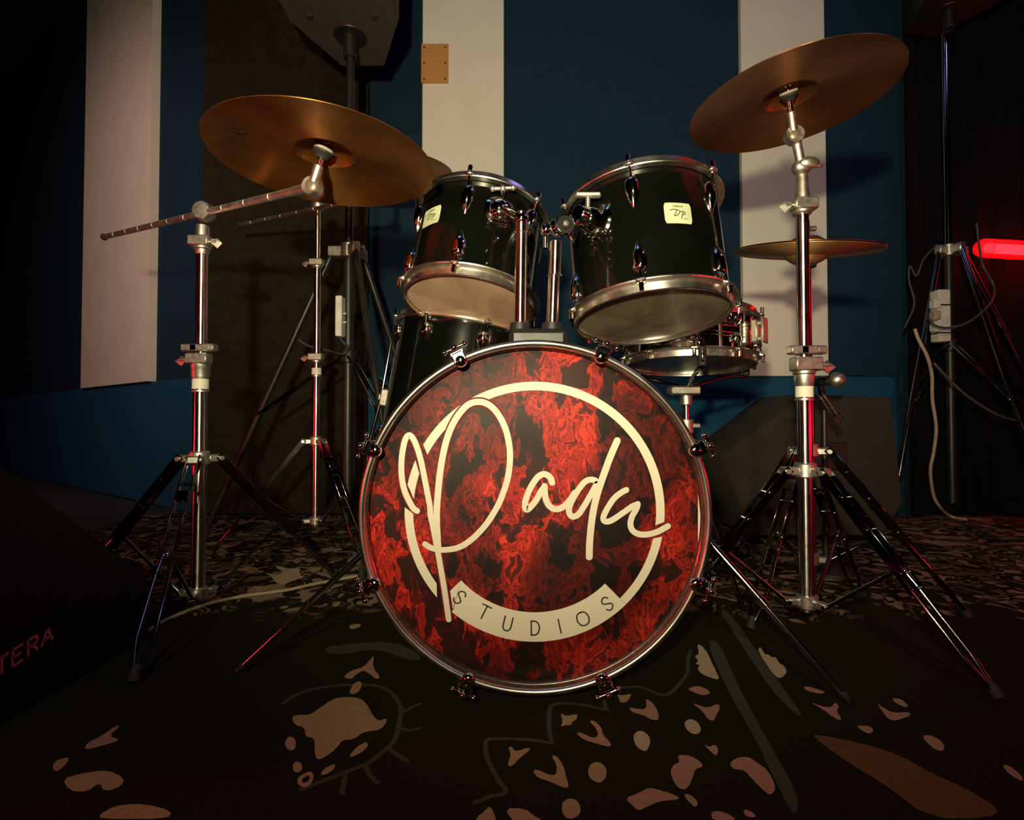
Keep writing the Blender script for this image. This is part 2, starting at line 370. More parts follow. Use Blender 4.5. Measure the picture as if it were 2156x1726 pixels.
# blue padded dado running round the foot of the walls
struct(MB().box(((XL+1.9)/2, WY-0.012, DZ/2), (1.9-XL, 0.024, DZ), b=0.004).build('trim_1', PLINTH))
t2 = MB(); a = LP; b = LP+LD*4.2
t2.prism([(a.x, a.y, 0), (b.x, b.y, 0), (b.x, b.y, DZ), (a.x, a.y, DZ)], -LN*0.024)
struct(t2.build('trim_2', PLINTH))
# tall cream acoustic panels
def panel(x0, x1, label):
    o = MB().box(((x0+x1)/2, WY-0.02, (DZ+3.4)/2), (x1-x0, 0.04, 3.4-DZ), b=0.004).build('acoustic_panel', CREAM)
    tag(o, label, 'wall panel', 'cream acoustic wall panels')
panel(at(888, 400, WY-.04).x, at(1061, 400, WY-.04).x, 'tall cream wall panel with an orange wood plate on its left edge')
panel(at(1563, 400, WY-.04).x, at(1741, 400, WY-.04).x, 'tall cream wall panel behind the right-hand crash cymbal stand')
pl = MB(); a = LP+LD*0.602; b = LP+LD*1.705
pl.prism([(a.x, a.y, DZ+.002), (b.x, b.y, DZ+.002), (b.x, b.y, 3.5), (a.x, a.y, 3.5)], -LN*0.045)
tag(pl.build('acoustic_panel', CREAM), 'tall pinkish cream panel on the angled wall at far left', 'wall panel', 'cream acoustic wall panels')
# navy fabric boards between the cream ones, only their joints show
def board(x0, x1, z0, label, mat=NAVY, t=0.018, z1=3.4):
    o = MB().box(((x0+x1)/2, WY-t/2-.001, (z0+z1)/2), (x1-x0, t, z1-z0), b=0.003).build('fabric_board', mat)
    tag(o, label, 'wall panel', 'dark fabric wall boards')
board(at(1061, 400, WY-.04).x+.003, at(1563, 400, WY-.04).x-.003, DZ+.003, 'wide navy fabric board above the toms between two cream panels')
board(at(1741, 400, WY-.04).x+.003, at(1812, 400, WY).x, DZ+.003, 'narrow navy fabric strip right of the right-hand cream panel')
board(at(777, 400, WY).x, at(888, 400, WY-.04).x-.003, DZ+.003, 'narrow navy fabric strip left of the wood plate')
# black felt covering left of the centre and at far right
o = MB().box(((XL-.0+at(775, 500, WY-.05).x)/2, WY-0.045, 1.72), (at(775, 500, WY-.05).x-XL, 0.03, 3.42), b=0.004).build('black_felt_panel', CURTAIN)
tag(o, 'brown-black felt panel behind the speaker stand, crossed by shadows', 'wall panel')
def drape(x0, x1, y, label, n=None, mat=DRAPE):
    m = MB(); n = n or int((x1-x0)*60); vs = []; fs = []
    for i in range(n+1):
        x = x0+(x1-x0)*i/n; yy = y+0.03*math.sin(x*38)+0.012*math.sin(x*91+1)
        vs += [(x, yy, 0.01), (x, yy, 3.55), (x, yy+.01, 0.01), (x, yy+.01, 3.55)]
    for i in range(n):
        k = 4*i; fs += [(k, k+4, k+5, k+1), (k+2, k+3, k+7, k+6), (k+1, k+5, k+7, k+3), (k, k+2, k+6, k+4)]
    fs += [(0, 1, 3, 2), (4*n, 4*n+2, 4*n+3, 4*n+1)]
    tag(m.add(vs, fs).build('curtain', mat), label, 'curtain')
drape(1.915, 4.5, WY-0.07, 'black pleated drape behind the right-hand speaker stand')
# wood plate
cp = at(915.5, 134, WY-.046); wp = MB().box(cp, (57/FPX*WY, 0.010, 82/FPX*WY), b=0.001).build('wood_plate', WOOD)
tag(wp, 'small orange plywood plate with six screws on a cream panel', 'plate')
for sx_, sz_ in ((-1, 1), (1, 1), (-1, 0), (1, 0), (-1, -1), (1, -1)):
    MB().lathe([(0, 0.004), (0.003, 0.0035), (0.0045, 0)], frame(cp+Vector((sx_*0.052, -0.005, sz_*0.080)), (0, -1, 0)), 12).build('screw', RUBBER, wp)

# ------------------------------------------------------------------ carpet with woven motifs
rug = MB(); rug.box((0.35, 1.35, -0.004), (4.3, 2.42, 0.008))
C5 = (0, 1200, 3.282); C6 = (500, 1350, 3.08); C7 = (1000, 1350, 3.08); C8 = (1500, 1250, 3.287); C1 = (200, 880, 2.977)
C3 = (1450, 860, 2.697)
lev = [0.0006]
def motif(c, pts, mi):
    P = [floor_at(c[0]+x/c[2], c[1]+y/c[2]) for x, y in pts]
    # round the outline a little, as woven shapes are
    n = len(P); Q = []
    for i in range(n):
        Q += [P[i]*0.75+P[(i+1) % n]*0.25, P[i]*0.25+P[(i+1) % n]*0.75]
    lev[0] += 0.00001
    top = [Vector((p.x, p.y, lev[0])) for p in Q]
    from mathutils.geometry import tessellate_polygon
    rug.add(top, [tuple(t) for t in tessellate_polygon([top])], mi)
def band(c, pts, w, mi):
    P = [floor_at(c[0]+x/c[2], c[1]+y/c[2]) for x, y in pts]; lev[0] += 0.00001; z = lev[0]
    rug.ribbon([(p.x, p.y) for p in P], w, lambda x, y: Vector((x, y, z)), mi)
band(C6, [(300,400),(400,340),(550,300),(700,285),(900,290),(1000,340),(1060,430),(1045,540),(1020,640),(940,720),(850,790),(700,850),(560,905),(420,960)], 0.008, 3)
for s_ in ([(1080,460),(1130,430),(1185,405)], [(1050,560),(1110,580),(1180,565)], [(980,700),(1040,740),(1100,780)], [(830,810),(860,870),(910,920)], [(700,860),(690,920),(680,990)]): band(C6, s_, 0.007, 3)
motif(C6, [(560,40),(700,20),(1000,0),(1180,80),(1190,130),(1060,110),(940,60),(820,60),(720,80),(600,90)], 3)
for p_ in ([(350,490),(400,478),(470,480),(540,430),(620,375),(700,360),(800,372),(840,410),(880,490),(920,520),(965,500),(970,520),(930,575),(860,585),(810,595),(750,640),(680,640),(640,700),(560,760),(510,770),(500,700),(500,630),(440,620),(435,560),(370,545)],
           [(305,650),(340,615),(375,635),(380,690),(350,715),(315,695)], [(720,750),(770,690),(835,650),(850,680),(810,720),(750,750)], [(540,860),(560,830),(630,795),(635,820),(590,860),(545,872)],
           [(358,800),(385,778),(420,800),(418,840),(385,858),(360,840)], [(385,900),(410,870),(480,840),(498,890),(460,950),(400,945)], [(725,330),(750,280),(790,258),(810,275),(790,330),(740,348)]): motif(C6, p_, 1)
motif(C6, [(415,905),(430,885),(465,870),(470,895),(445,920),(420,920)], 0)
motif(C6, [(680,235),(740,190),(820,170),(880,95),(885,110),(875,170),(930,235),(900,250),(860,215),(820,190),(770,215),(740,250)], 2)
band(C7, [(0,1050),(100,1010),(200,980),(150,900),(80,760),(75,650),(150,635),(330,640),(500,662)], 0.007, 3)
band(C7, [(500,662),(480,560),(490,430),(560,405),(700,415),(860,450)], 0.007, 3)
band(C7, [(850,440),(840,340),(950,305),(1080,300),(1240,350),(1370,220),(1380,130),(1400,60)], 0.007, 3)
for c_, col in ((([(215,690),(240,685),(260,720),(350,690),(360,705),(290,760),(240,815),(212,810),(220,770),(235,740)]), 1), ([(375,850),(395,830),(480,870),(530,870),(530,800),(495,745),(530,745),(575,810),(590,880),(610,940),(590,960),(480,910),(410,890)], 1),
        ([(553,465),(590,490),(665,470),(660,510),(630,525),(625,548),(590,545),(555,558),(570,520)], 1), ([(655,595),(690,595),(760,630),(800,620),(790,570),(740,520),(770,515),(820,560),(830,610),(880,660),(880,690),(800,670),(700,640)], 2),
        ([(920,345),(960,355),(1015,340),(1005,370),(980,400),(940,400),(935,370)], 1), ([(995,430),(1050,440),(1100,445),(1115,420),(1105,375),(1140,390),(1180,440),(1198,510),(1150,515),(1090,480),(1020,465)], 2),
        ([(735,820),(770,785),(820,790),(855,830),(850,890),(810,925),(770,910),(735,880)], 1), ([(1028,610),(1060,580),(1110,595),(1140,640),(1125,700),(1100,720),(1050,690),(1030,650)], 4),
        ([(1355,530),(1390,505),(1440,520),(1470,570),(1450,605),(1410,605),(1370,575)], 4), ([(560,1060),(600,1020),(660,1030),(690,1090),(670,1140),(610,1160),(570,1130)], 1),
        ([(1375,310),(1440,290),(1500,310),(1530,340),(1480,355),(1420,335)], 2), ([(1405,400),(1470,425),(1510,435),(1580,405),(1590,440),(1560,490),(1550,520),(1510,510),(1480,460)], 2),
        ([(1440,20),(1470,30),(1510,80),(1530,130),(1560,190),(1590,255),(1530,240),(1470,215),(1440,180),(1460,155),(1430,150),(1450,125),(1422,100),(1455,85)], 4),
        ([(1835,50),(1855,40),(1880,90),(1900,85),(1930,110),(1950,100),(1975,150),(2000,155),(2025,200),(2000,230),(1970,245),(1930,210),(1890,150),(1850,90)], 4),
        ([(1480,670),(1520,690),(1560,670),(1580,710),(1565,750),(1530,720)], 1), ([(1310,740),(1400,745),(1470,790),(1480,820),(1430,830),(1415,880),(1380,960),(1330,965),(1290,920),(1265,850),(1290,800),(1330,790)], 2),
        ([(1650,800),(1690,760),(1770,750),(1830,790),(1900,840),(1955,950),(1920,1005),(1880,980),(1800,900),(1750,840),(1680,835)], 2),
        ([(975,1020),(1060,990),(1130,950),(1200,970),(1300,1000),(1335,1030),(1200,1040),(1110,1080),(1060,1105),(1010,1060)], 2), ([(1350,990),(1400,1000),(1450,1050),(1430,1085),(1380,1040)], 1),
        ([(10,1145),(60,1110),(100,1065),(150,1190),(10,1190)], 1), ([(190,1085),(330,1090),(370,1130),(450,1170),(260,1190)], 1), ([(1530,1105),(1620,1110),(1710,1170),(1540,1170)], 2), ([(1740,1090),(1800,1110),(1830,1150),(1750,1140)], 2),
        ([(1500,0),(1580,0),(1700,280),(1900,650),(2100,1000),(2080,1158),(1990,1000),(1800,600),(1640,330)], 3)): motif(C7, c_, col)
for p_, col in (([(50,90),(130,150),(250,320),(450,600),(640,860),(560,830),(400,660),(250,430),(100,200)], 3), ([(625,660),(650,640),(780,680),(770,695),(700,690)], 2), ([(670,750),(780,790),(830,785),(850,750),(880,790),(855,810),(900,880),(850,870),(760,800)], 2),
        ([(1135,755),(1180,790),(1250,830),(1360,820),(1375,845),(1280,880),(1230,880),(1190,840)], 2), ([(1230,730),(1300,725),(1370,790),(1300,780)], 1), ([(990,915),(1090,920),(1118,950),(1090,975),(1040,955)], 1), ([(1445,990),(1500,980),(1570,1010),(1610,1060),(1590,1100),(1520,1070)], 2),
        ([(2000,1190),(2050,1190),(2140,1260),(2156,1310),(2060,1260)], 2), ([(680,980),(760,985),(1000,1030),(1300,1120),(1500,1240),(1750,1350),(2000,1500),(1900,1560),(1500,1560),(1200,1330),(900,1150)], 5)): motif(C8, p_, col)
for p_, col in (([(600,1200),(700,1150),(810,1075),(830,1085),(750,1150),(840,1180),(700,1220),(580,1250)], 2), ([(360,1380),(380,1320),(480,1295),(470,1330),(400,1400)], 2), ([(430,1450),(560,1410),(740,1385),(860,1440),(840,1500),(720,1540),(690,1470),(600,1540),(480,1530)], 1),
        ([(680,1700),(800,1630),(1000,1620),(1190,1670),(1160,1726),(700,1726)], 1)): motif(C5, p_, col)
for p_, col in (([(1060,965),(1130,990),(1180,960),(1130,940),(1150,925),(1200,945),(1290,940),(1280,985),(1320,1000),(1240,1020),(1180,1050),(1140,1040),(1110,1000)], 4), ([(980,1050),(1050,1060),(1110,1045),(1090,1080),(1020,1095)], 1), ([(1480,1175),(1520,1150),(1545,1160),(1510,1190)], 1), ([(1150,1190),(1200,1175),(1215,1190),(1170,1200)], 1),
        ([(920,940),(980,930),(1040,950),(970,985)], 1), ([(1340,940),(1400,935),(1420,955),(1360,975)], 1), ([(1590,1300),(1660,1290),(1670,1310),(1600,1330)], 1)): motif(C1, p_, col)
rug = rug.build('patterned_carpet', CARPET, flat=True)
tag(rug, 'dark oriental carpet with tan leaf motifs spread under the drum kit', 'carpet')

# ------------------------------------------------------------------ bass drum
BC = Vector((0.037, 0.84, 0.306)); BR = 0.2860; BD = 0.37
bass = thing('bass_drum', 'bass drum with a red marbled head and a cream round logo', 'drum', (BC.x, BC.y+BD/2, 0.0))
MBk = frame(BC, (0, 1, 0))   # local z points away from the camera, local x = world x
def hoop_prof(z0, z1, ro, ri): e = 0.003; return [(ri, z0+e), (ri+e, z0), (ro-e, z0), (ro, z0+e), (ro, z1-e), (ro-e, z1), (ri+e, z1), (ri, z1-e), (ri, z0+e)]
MB().lathe([(0.272, 0.034), (0.2735, 0.036), (0.2735, BD-.022), (0.272, BD-.02), (0.266, BD-.02), (0.266, 0.034), (0.272, 0.034)], MBk, 96).build('shell', BLACK, bass)
def hoop_round(d, ro, ri): m_ = (ro+ri)/2; h = (ro-ri)/2; return [(ri, .008)]+[(m_-h*math.cos(math.pi*k/10), .007-.007*math.sin(math.pi*k/10)) for k in range(11)]+[(ro, d), (ri, d), (ri, .008)]
fh = MB().lathe(hoop_round(0.042, BR, 0.274), MBk, 128).build('hoop', HOOP, bass)
MB().torus(0.2735, 0.0016, Matrix.Translation((0, 0.020, 0)) @ MBk, 128).build('chrome_rim', CHROME, fh)
MB().lathe(hoop_prof(BD-.038, BD, BR, 0.277), MBk, 96).build('hoop', HOOP, bass)
HY = BC.y+0.028
head = MB().lathe([(0, 0.028), (0.14, 0.0281), (0.27, 0.0284), (0.2745, 0.030), (0.2745, 0.032), (0, 0.032)], MBk, 96).build('printed_head', HEADM, bass)
MB().lathe([(0, BD-.02), (0.277, BD-.02), (0.277, BD-.024), (0, BD-.024)], MBk, 64).build('batter_head', SKIN, bass)
ctr = at(1125.7, 1077, HY)
def hp(off):
    def f(px, py):
        p = at(px, py, HY); return Vector((p.x, HY-off, p.z))
    return f
lg = MB(); f0 = hp(0.0006); CX, CY_, RM = 1125.7, 1077, 0
def arcseg(o0, i0, o1, i1, ro=273.5, ri=255.5, n=60):
    vs = []
    for k in range(n+1):
        t = k/n
        for r_, a0_, a1_ in ((ro, o0, o1), (ri, i0, i1)):
            a_ = math.radians(a0_+(a1_-a0_)*t); vs.append(f0(CX+r_*math.cos(a_), CY_-r_*math.sin(a_)))
    lg.add(vs, [(2*k, 2*k+1, 2*k+3, 2*k+2) for k in range(n)])
arcseg(120, 113, -4.5, -6.5); arcseg(-11, -12.8, -45.6, -45.6); arcseg(124.7, 135, 149, 152, n=20); arcseg(156.6, 161.8, 168, 174, n=16); arcseg(178, 180.9, 221.3, 216.2)
arcseg(230.5, 223, 314.5, 314.4, 273.5, 211.5)
lg.add([f0(947.8, 1243.4), f0(953.8, 1286), f0(CX+211.5*math.cos(math.radians(223)), CY_-211.5*math.sin(math.radians(223)))], [(0, 1, 2)])
Z1 = lambda P: [(820+x/5.753, 780+y/5.753) for x, y in P]
Z2 = lambda P: [(820+x/5.753, 1060+y/5.753) for x, y in P]
Z3 = lambda P: [(1080+x/5.394, 900+y/5.394) for x, y in P]
lg.ribbon(Z1([(335,1698),(290,1665),(232,1565),(180,1440),(150,1280),(147,1100),(165,950),(195,830),(238,782),(285,820),(335,930),(382,1090),(422,1280),(458,1470),(490,1640)])+Z2([(498,140),(522,250),(555,420),(590,600),(625,800),(660,1000),(690,1200),(718,1402)]), (12.6, 11.6), hp(0.0009))
lg.ribbon(Z2([(592,560),(582,400),(574,250),(575,60)])+Z1([(592,1450),(612,1250),(642,1060),(682,880),(740,710),(820,560),(920,440),(1000,392),(1085,378),(1165,395),(1250,450),(1330,550),(1400,690),(1440,840),(1460,1000),(1452,1180),(1420,1350),(1370,1500),(1310,1640)])+Z2([(1210,195),(1120,310),(1010,420),(900,500),(840,527)]), (14.0, 12.4), hp(0.0012))
lg.ribbon(Z2([(860,519),(800,540),(700,555),(600,556),(500,530),(432,487)]), (12.4, 11.6), hp(0.0019))
lg.ribbon(Z3([(445,625),(425,570),(370,530),(310,540),(250,600),(190,700),(145,820),(138,900),(160,930),(205,895),(265,820),(320,720),(355,680)]), 13.0, hp(0.0010))
lg.ribbon(Z3([(358,664),(362,740),(375,820),(415,890),(480,925),(560,905),(640,830),(700,740)]), 13.0, hp(0.0011))
lg.ribbon(Z3([(935,600),(890,590),(830,605),(770,665),(700,770),(650,870),(635,950),(670,1008),(740,985),(810,885),(880,765),(950,640)]), 12.6, hp(0.0013))
lg.ribbon(Z3([(1182,148),(1100,340),(1020,560),(960,740),(920,900),(890,1080),(870,1300),(865,1465)]), (14.5, 14.5), hp(0.0016))
lg.ribbon(Z3([(1285,707),(1230,735),(1150,800),(1080,900),(1030,1000),(1030,1050),(1068,1066),(1130,1045),(1250,965),(1350,895),(1405,872)]), 12.4, hp(0.0014))
lg.ribbon(Z3([(1415,866),(1400,920),(1350,1010),(1332,1100),(1360,1170),(1430,1208),(1530,1210),(1640,1180),(1757,1117)]), 12.4, hp(0.0015))
lg.build('logo', LOGO, bass, flat=True)
for P_, w_ in ((Z1([(640,1060),(682,880),(740,710),(820,560),(920,440),(1000,392),(1085,378),(1165,395),(1250,450),(1330,550)]), 20), (Z1([(335,1698),(290,1665),(232,1565),(180,1440),(150,1280)]), 18),
               (Z1([(285,820),(335,930),(382,1090),(422,1280)]), 18), (Z2([(560,460),(590,600),(625,800),(660,1000),(690,1200),(712,1360)]), 18), (Z3([(1430,1208),(1530,1210),(1640,1180),(1757,1117)]), 18)):
    MB().ribbon(P_, w_, hp(0.00078)).build('logo_outline', MAROON, bass, flat=True)
LET = {  # letter strokes in a unit cell, x right, y up
 'S': [[(.92,.80),(.75,.97),(.45,1.0),(.15,.86),(.12,.68),(.35,.54),(.62,.46),(.88,.32),(.86,.14),(.55,0),(.25,.03),(.06,.20)]],
 'T': [[(0,1),(.5,1),(1,1)], [(.5,1),(.5,.5),(.5,0)]], 'U': [[(.08,1),(.08,.5),(.12,.18),(.3,.02),(.5,0),(.7,.02),(.88,.18),(.92,.5),(.92,1)]],
 'D': [[(.1,0),(.1,.5),(.1,1)], [(.1,1),(.45,1),(.75,.88),(.9,.6),(.9,.4),(.75,.12),(.45,0),(.1,0)]], 'I': [[(.5,0),(.5,.5),(.5,1)]],
 'O': [[(.5,1),(.18,.9),(.03,.6),(.03,.4),(.18,.1),(.5,0),(.82,.1),(.97,.4),(.97,.6),(.82,.9),(.5,1)]],
 'E': [[(.9,1),(.5,1),(.1,1)], [(.1,1),(.1,.5),(.1,0)], [(.1,0),(.5,0),(.9,0)], [(.1,.52),(.4,.52),(.75,.52)]],
 'R': [[(.1,0),(.1,.5),(.1,1)], [(.1,1),(.5,1),(.82,.92),(.88,.75),(.8,.58),(.5,.5),(.1,.5)], [(.5,.5),(.7,.25),(.92,0)]],
 'A': [[(0,0),(.25,.5),(.5,1)], [(.5,1),(.75,.5),(1,0)], [(.2,.36),(.5,.36),(.8,.36)]],
 'Y': [[(0,1),(.25,.75),(.5,.5)], [(1,1),(.75,.75),(.5,.5)], [(.5,.5),(.5,.25),(.5,0)]], 'M': [[(0,0),(0,.5),(0,1)], [(0,1),(.25,.6),(.5,.2)], [(.5,.2),(.75,.6),(1,1)], [(1,1),(1,.5),(1,0)]],
 'H': [[(0,0),(0,.5),(0,1)], [(1,0),(1,.5),(1,1)], [(0,.5),(.5,.5),(1,.5)]]}
fl = hp(0.0020)
for ch, x, y, wd in (('S', 967.8, 1256.4, 19), ('T', 1019.5, 1287.7, 20), ('U', 1068.6, 1312, 20), ('D', 1126.8, 1321, 21), ('I', 1178, 1317, 20), ('O', 1227, 1301.4, 26), ('S', 1277.9, 1269.9, 19)):
    lt = MB(); up = Vector((CX-x, CY_-y)).normalized(); rt = Vector((-up.y, up.x))
    for st in LET[ch]:
        lt.ribbon([(x+rt.x*(u-.5)*wd+up.x*(v-.5)*29, y+rt.y*(u-.5)*wd+up.y*(v-.5)*29) for u, v in st], 3.0, fl)
    lt.build('letter', INK, bass, flat=True)
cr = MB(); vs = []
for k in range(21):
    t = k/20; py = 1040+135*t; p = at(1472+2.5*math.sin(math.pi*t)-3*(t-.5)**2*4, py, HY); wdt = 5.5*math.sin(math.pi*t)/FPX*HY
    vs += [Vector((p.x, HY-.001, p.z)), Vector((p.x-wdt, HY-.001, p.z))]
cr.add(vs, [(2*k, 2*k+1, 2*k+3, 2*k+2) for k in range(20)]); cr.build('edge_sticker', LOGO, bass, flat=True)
# claws, tension rods with T handles and lugs
for k in range(8):
    a_ = math.radians(22.5+45*k+(3 if k == 2 else 0)); er = Vector((math.cos(a_), 0, math.sin(a_))); et = Vector((-math.sin(a_), 0, math.cos(a_)))
    M = Matrix((et, Vector((0, 1, 0)), er)).transposed().to_4x4(); M.translation = BC+er*BR
    c = MB(); c.box((0, 0.018, 0.006), (0.026, 0.050, 0.009), M, 0.003); c.box((0, -0.004, -0.001), (0.022, 0.006, 0.020), M, 0.0025)
    c.lathe([(0, 0.008), (0.007, 0.007), (0.011, 0.003), (0.0115, 0), (0, 0)], M @ frame((0, -0.001, -0.008), (0, -1, 0)), 16)
    cl = c.build('claw', CHROME, bass)
    r_ = MB(); r_.cyl(M @ Vector((0, -0.012, 0.014)), M @ Vector((0, 0.115, 0.004)), 0.0033, n=10)
    r_.cyl(M @ Vector((-0.017, -0.004, 0.014)), M @ Vector((0.017, -0.004, 0.014)), 0.0027, n=10)
    for sg in (-1, 1): r_.ball((sg*0.018, -0.004, 0.014), 0.0048, M=M, n=12)
    r_.ball((0, -0.010, 0.014), 0.0058, M=M, n=12); r_.build('tension_rod', CHROME, bass)
    l_ = MB(); l_.ball((0, 0.145, -0.010), 0.013, (0.9, 2.6, 0.9), M, 18); l_.build('lug', CHROME, bass)
# spurs
for S0, S1 in (((-0.245, 1.03, 0.245), floor_at(497, 1424)), ((0.320, 1.03, 0.300), floor_at(1792, 1492))):
    S0 = Vector(S0); S1 = Vector((S1.x, S1.y, 0.009)); sgn = -1 if S0.x < 0 else 1
    m = MB(); mid = S0.lerp(S1, 0.55); m.cyl(S0, mid, 0.0062, n=14); m.cyl(mid, S1, 0.0050, n=14); m.cyl(S0.lerp(S1, .53), S0.lerp(S1, .57), 0.0078, n=14)
    sp = m.build('spur', CHROME, bass)
    MB().cyl(S0.lerp(S1, 0.955), S1, 0.0075, 0.004, n=12).build('rubber_tip', RUBBER, sp)
    b_ = MB(); b_.ball(S0, 0.019, (1, 1.2, 1)); ang = Vector((BC.x, S0.y, BC.z))-S0; b_.cyl(S0, S0+ang.normalized()*0.05, 0.017, n=18); b_.build('spur_bracket', CHROME, bass)
# tom holder sunk in the top of the bass drum
th = thing('tom_holder', 'double chrome post tom holder rising from the bass drum top', 'tom holder', (0.05, 1.01, 0.56))
PL_ = Vector((0.0155, 1.01, 0)); PR_ = Vector((0.083, 1.02, 0))
b_ = MB(); b_.box((0.0495, 1.02, 0.604), (0.112, 0.085, 0.062), b=0.010); b_.build('base_plate', PLASTIC, th)
m = MB(); m.cyl((PL_.x, PL_.y, 0.60), (PL_.x+.003, PL_.y, 0.838), 0.0118, n=28); m.cyl((PL_.x+.0028, PL_.y, 0.825), (PL_.x+.003, PL_.y, 0.866), 0.0138, n=24); m.build('post', TUBE, th)
m = MB(); m.cyl((PR_.x-.006, PR_.y, 0.60), (PR_.x+.001, PR_.y, 0.775), 0.0118, n=28); m.cyl((PR_.x+.001, PR_.y, 0.745), (PR_.x+.003, PR_.y, 0.812), 0.0132, n=24); m.torus(0.0135, 0.0018, frame((PR_.x+.001, PR_.y, 0.745), (0, 0, 1)), 24); m.build('post', TUBE, th)
for x_ in (PL_.x, PR_.x-.005): MB().lathe([(0.012, 0.018), (0.019, 0.016), (0.021, 0), (0.012, 0)], frame((x_, 1.015, 0.634), (0, 0, 1)), 24).build('post_collar', PLASTIC, th)

# ------------------------------------------------------------------ toms and other drums
def cyl_hit(px, py, M, r):
    """angle and height on a drum shell where the pixel ray meets it"""
    Mi = M.inverted(); o = Mi @ Vector((0, 0, CAMZ)); d = (Mi.to_3x3() @ ray(px, py))
    A = d.x**2+d.y**2; B = 2*(o.x*d.x+o.y*d.y); Cc = o.x**2+o.y**2-r*r; D = max(0, B*B-4*A*Cc)
    t = (-B-math.sqrt(D))/(2*A); p = o+d*t; return math.atan2(p.y, p.x), p.z
def drum(name, label, M, R, L, th0, n=6, lugs='single', shell=BLACK, bot=SKIN, top=SKIN, group=None, lug_len=0.072, skip=()):
    """R outer hoop radius, shell a little smaller; M origin at the centre of the lower hoop's edge"""
    t = thing(name, label, 'drum', M.translation, group); rs = R-0.016
    sh = MB().lathe([(rs-.004, 0.012), (rs, 0.014), (rs, L-.014), (rs-.004, L-.012), (rs-.008, L-.012), (rs-.008, 0.012), (rs-.004, 0.012)], M, 96).build('shell', shell, t)
    for z0, sg in ((0, 1), (L, -1)):
        h = MB(); g = lambda z: z0+sg*z
        h.lathe([(rs-.001, g(.0)), (rs+.002, g(-.001)), (rs+.004, g(.001)), (rs+.0045, g(.016)), (R-.001, g(.019)), (R, g(.021)), (R-.001, g(.023)), (rs+.002, g(.023)), (rs+.001, g(.018)), (rs-.001, g(.002)), (rs-.001, g(.0))], M, 96)
        for k in range(n):
            a_ = th0+2*math.pi*k/n; E = M @ Matrix.Rotation(a_, 4, 'Z') @ Matrix.Translation((R-.003, 0, g(.018)))
            h.box((0.002, 0, 0), (0.014, 0.020, 0.009), E, 0.003)
        h.build('hoop', RIM, t)
        MB().lathe([(0, g(.0075)), (rs-.02, g(.007)), (rs-.006, g(.0065)), (rs-.001, g(.010)), (rs-.002, g(.012)), (0, g(.012))], M, 72).build('drumhead', bot if sg == 1 else top, t)
    for k in range(n):
        a_ = th0+2*math.pi*k/n; E = M @ Matrix.Rotation(a_, 4, 'Z')
        for z0, sg in ((0, 1), (L, -1)):
            if (k, sg) in skip: continue
            c = MB(); zz = z0+sg*(0.036+lug_len/2)
            prof = []
            for j in range(13):   # teardrop: blunt at the rod end, pointed away from it
                u = j/12; rr = 0.0105*math.sin(math.pi*min(1, u*1.25)**0.75) if u < .8 else 0.0105*math.sin(math.pi*1.0**.75)
                rr = 0.0150*(min(1, (u/.18))**.5)*(1-max(0, (u-.45)/.55)**1.6)+.0003
                prof.append((rr, sg*(u-.5)*lug_len))
            c.lathe(prof, E @ Matrix.Translation((rs+.001, 0, zz)) @ Matrix.Diagonal((.95, 1, 1, 1)), 24)
            lo = c.build('lug', CHROME, t)
            q = MB(); q.cyl(E @ Vector((R+.001, 0, z0-sg*.001)), E @ Vector((R+.001, 0, z0+sg*.013)), 0.0048, n=8)
            q.cyl(E @ Vector((R+.001, 0, z0+sg*.01)), E @ Vector((rs+.009, 0, z0+sg*(.045))), 0.0026, n=8); q.build('tension_rod', CHROME, t)
    return t
def shell_patch(M, r, th, z, fw):
    def f(u, v, off=0.0006):
        a_ = th+u/r; return M @ Vector(((r+off)*math.cos(a_), (r+off)*math.sin(a_), z+v))
    return f
def badge(M, r, px, py, t, w_=0.056, h_=0.044):
    th, z = cyl_hit(px, py, M, r); f = shell_patch(M, r, th, z, 1)
    b_ = MB(); nx, ny = 14, 2; vs = []; fs = []
    pts = []
    for j in range(7):
        for i in range(nx+1):
            v = -1+2*j/6; lim = 1-0.10*max(0, abs(v)-.66)/.34; vs.append(f((-1+2*i/nx)*lim*w_/2, v*h_/2, 0.0010))
    for j in range(6):
        for i in range(nx): fs.append((j*(nx+1)+i, j*(nx+1)+i+1, (j+1)*(nx+1)+i+1, (j+1)*(nx+1)+i))
    b_.add(vs, fs); bo = b_.build('badge', BADGE, t)
    w = MB(); g = lambda x, y: f(x, y, 0.0016)
    for i, ch in enumerate('YAMAHA'):
        for st in LET[ch]: w.ribbon([(-.0105+i*.0036+(u)*.0028, .0125+v*.0036) for u, v in st], 0.0006, g, cap=False, sub=0)
    w.ribbon([(-.0165, .0055), (-.010, .0075), (-.002, .0065), (.003, .003), (-.002, -.004), (-.009, -.0062), (-.006, -.001), (-.003, .006)], 0.0014, g)
    w.ribbon([(.004, .003), (.011, .0035), (.014, .0), (.011, -.003), (.007, -.003)], 0.0014, g)
    w.ribbon([(.0105, .003), (.007, -.005), (.005, -.0115)], 0.0014, g)
    w.ribbon([(.008, -.0125), (.013, -.012), (.018, -.0125)], 0.0008, g); w.build('badge_lettering', INK, bo, flat=True)
ML = frame((-0.1015, 1.2186, 0.7262), (0.128, 0.238, 1)); RL, LL = 0.165, 0.252
MR = frame((0.305, 1.1374, 0.6792), (-0.048, 0.1787, 1)); RR, LR = 0.18, 0.282
thL = cyl_hit(972, 462, ML, RL)[0]; thR = cyl_hit(1337, 470, MR, RR)[0]
tl = drum('tom_drum', 'smaller black rack tom on the left chrome post', ML, RL, LL, thL, bot=SKIN, group='black rack toms')
tr = drum('tom_drum', 'larger black rack tom on the right, under the tilted crash', MR, RR, LR, thR, bot=SKIN2, group='black rack toms')
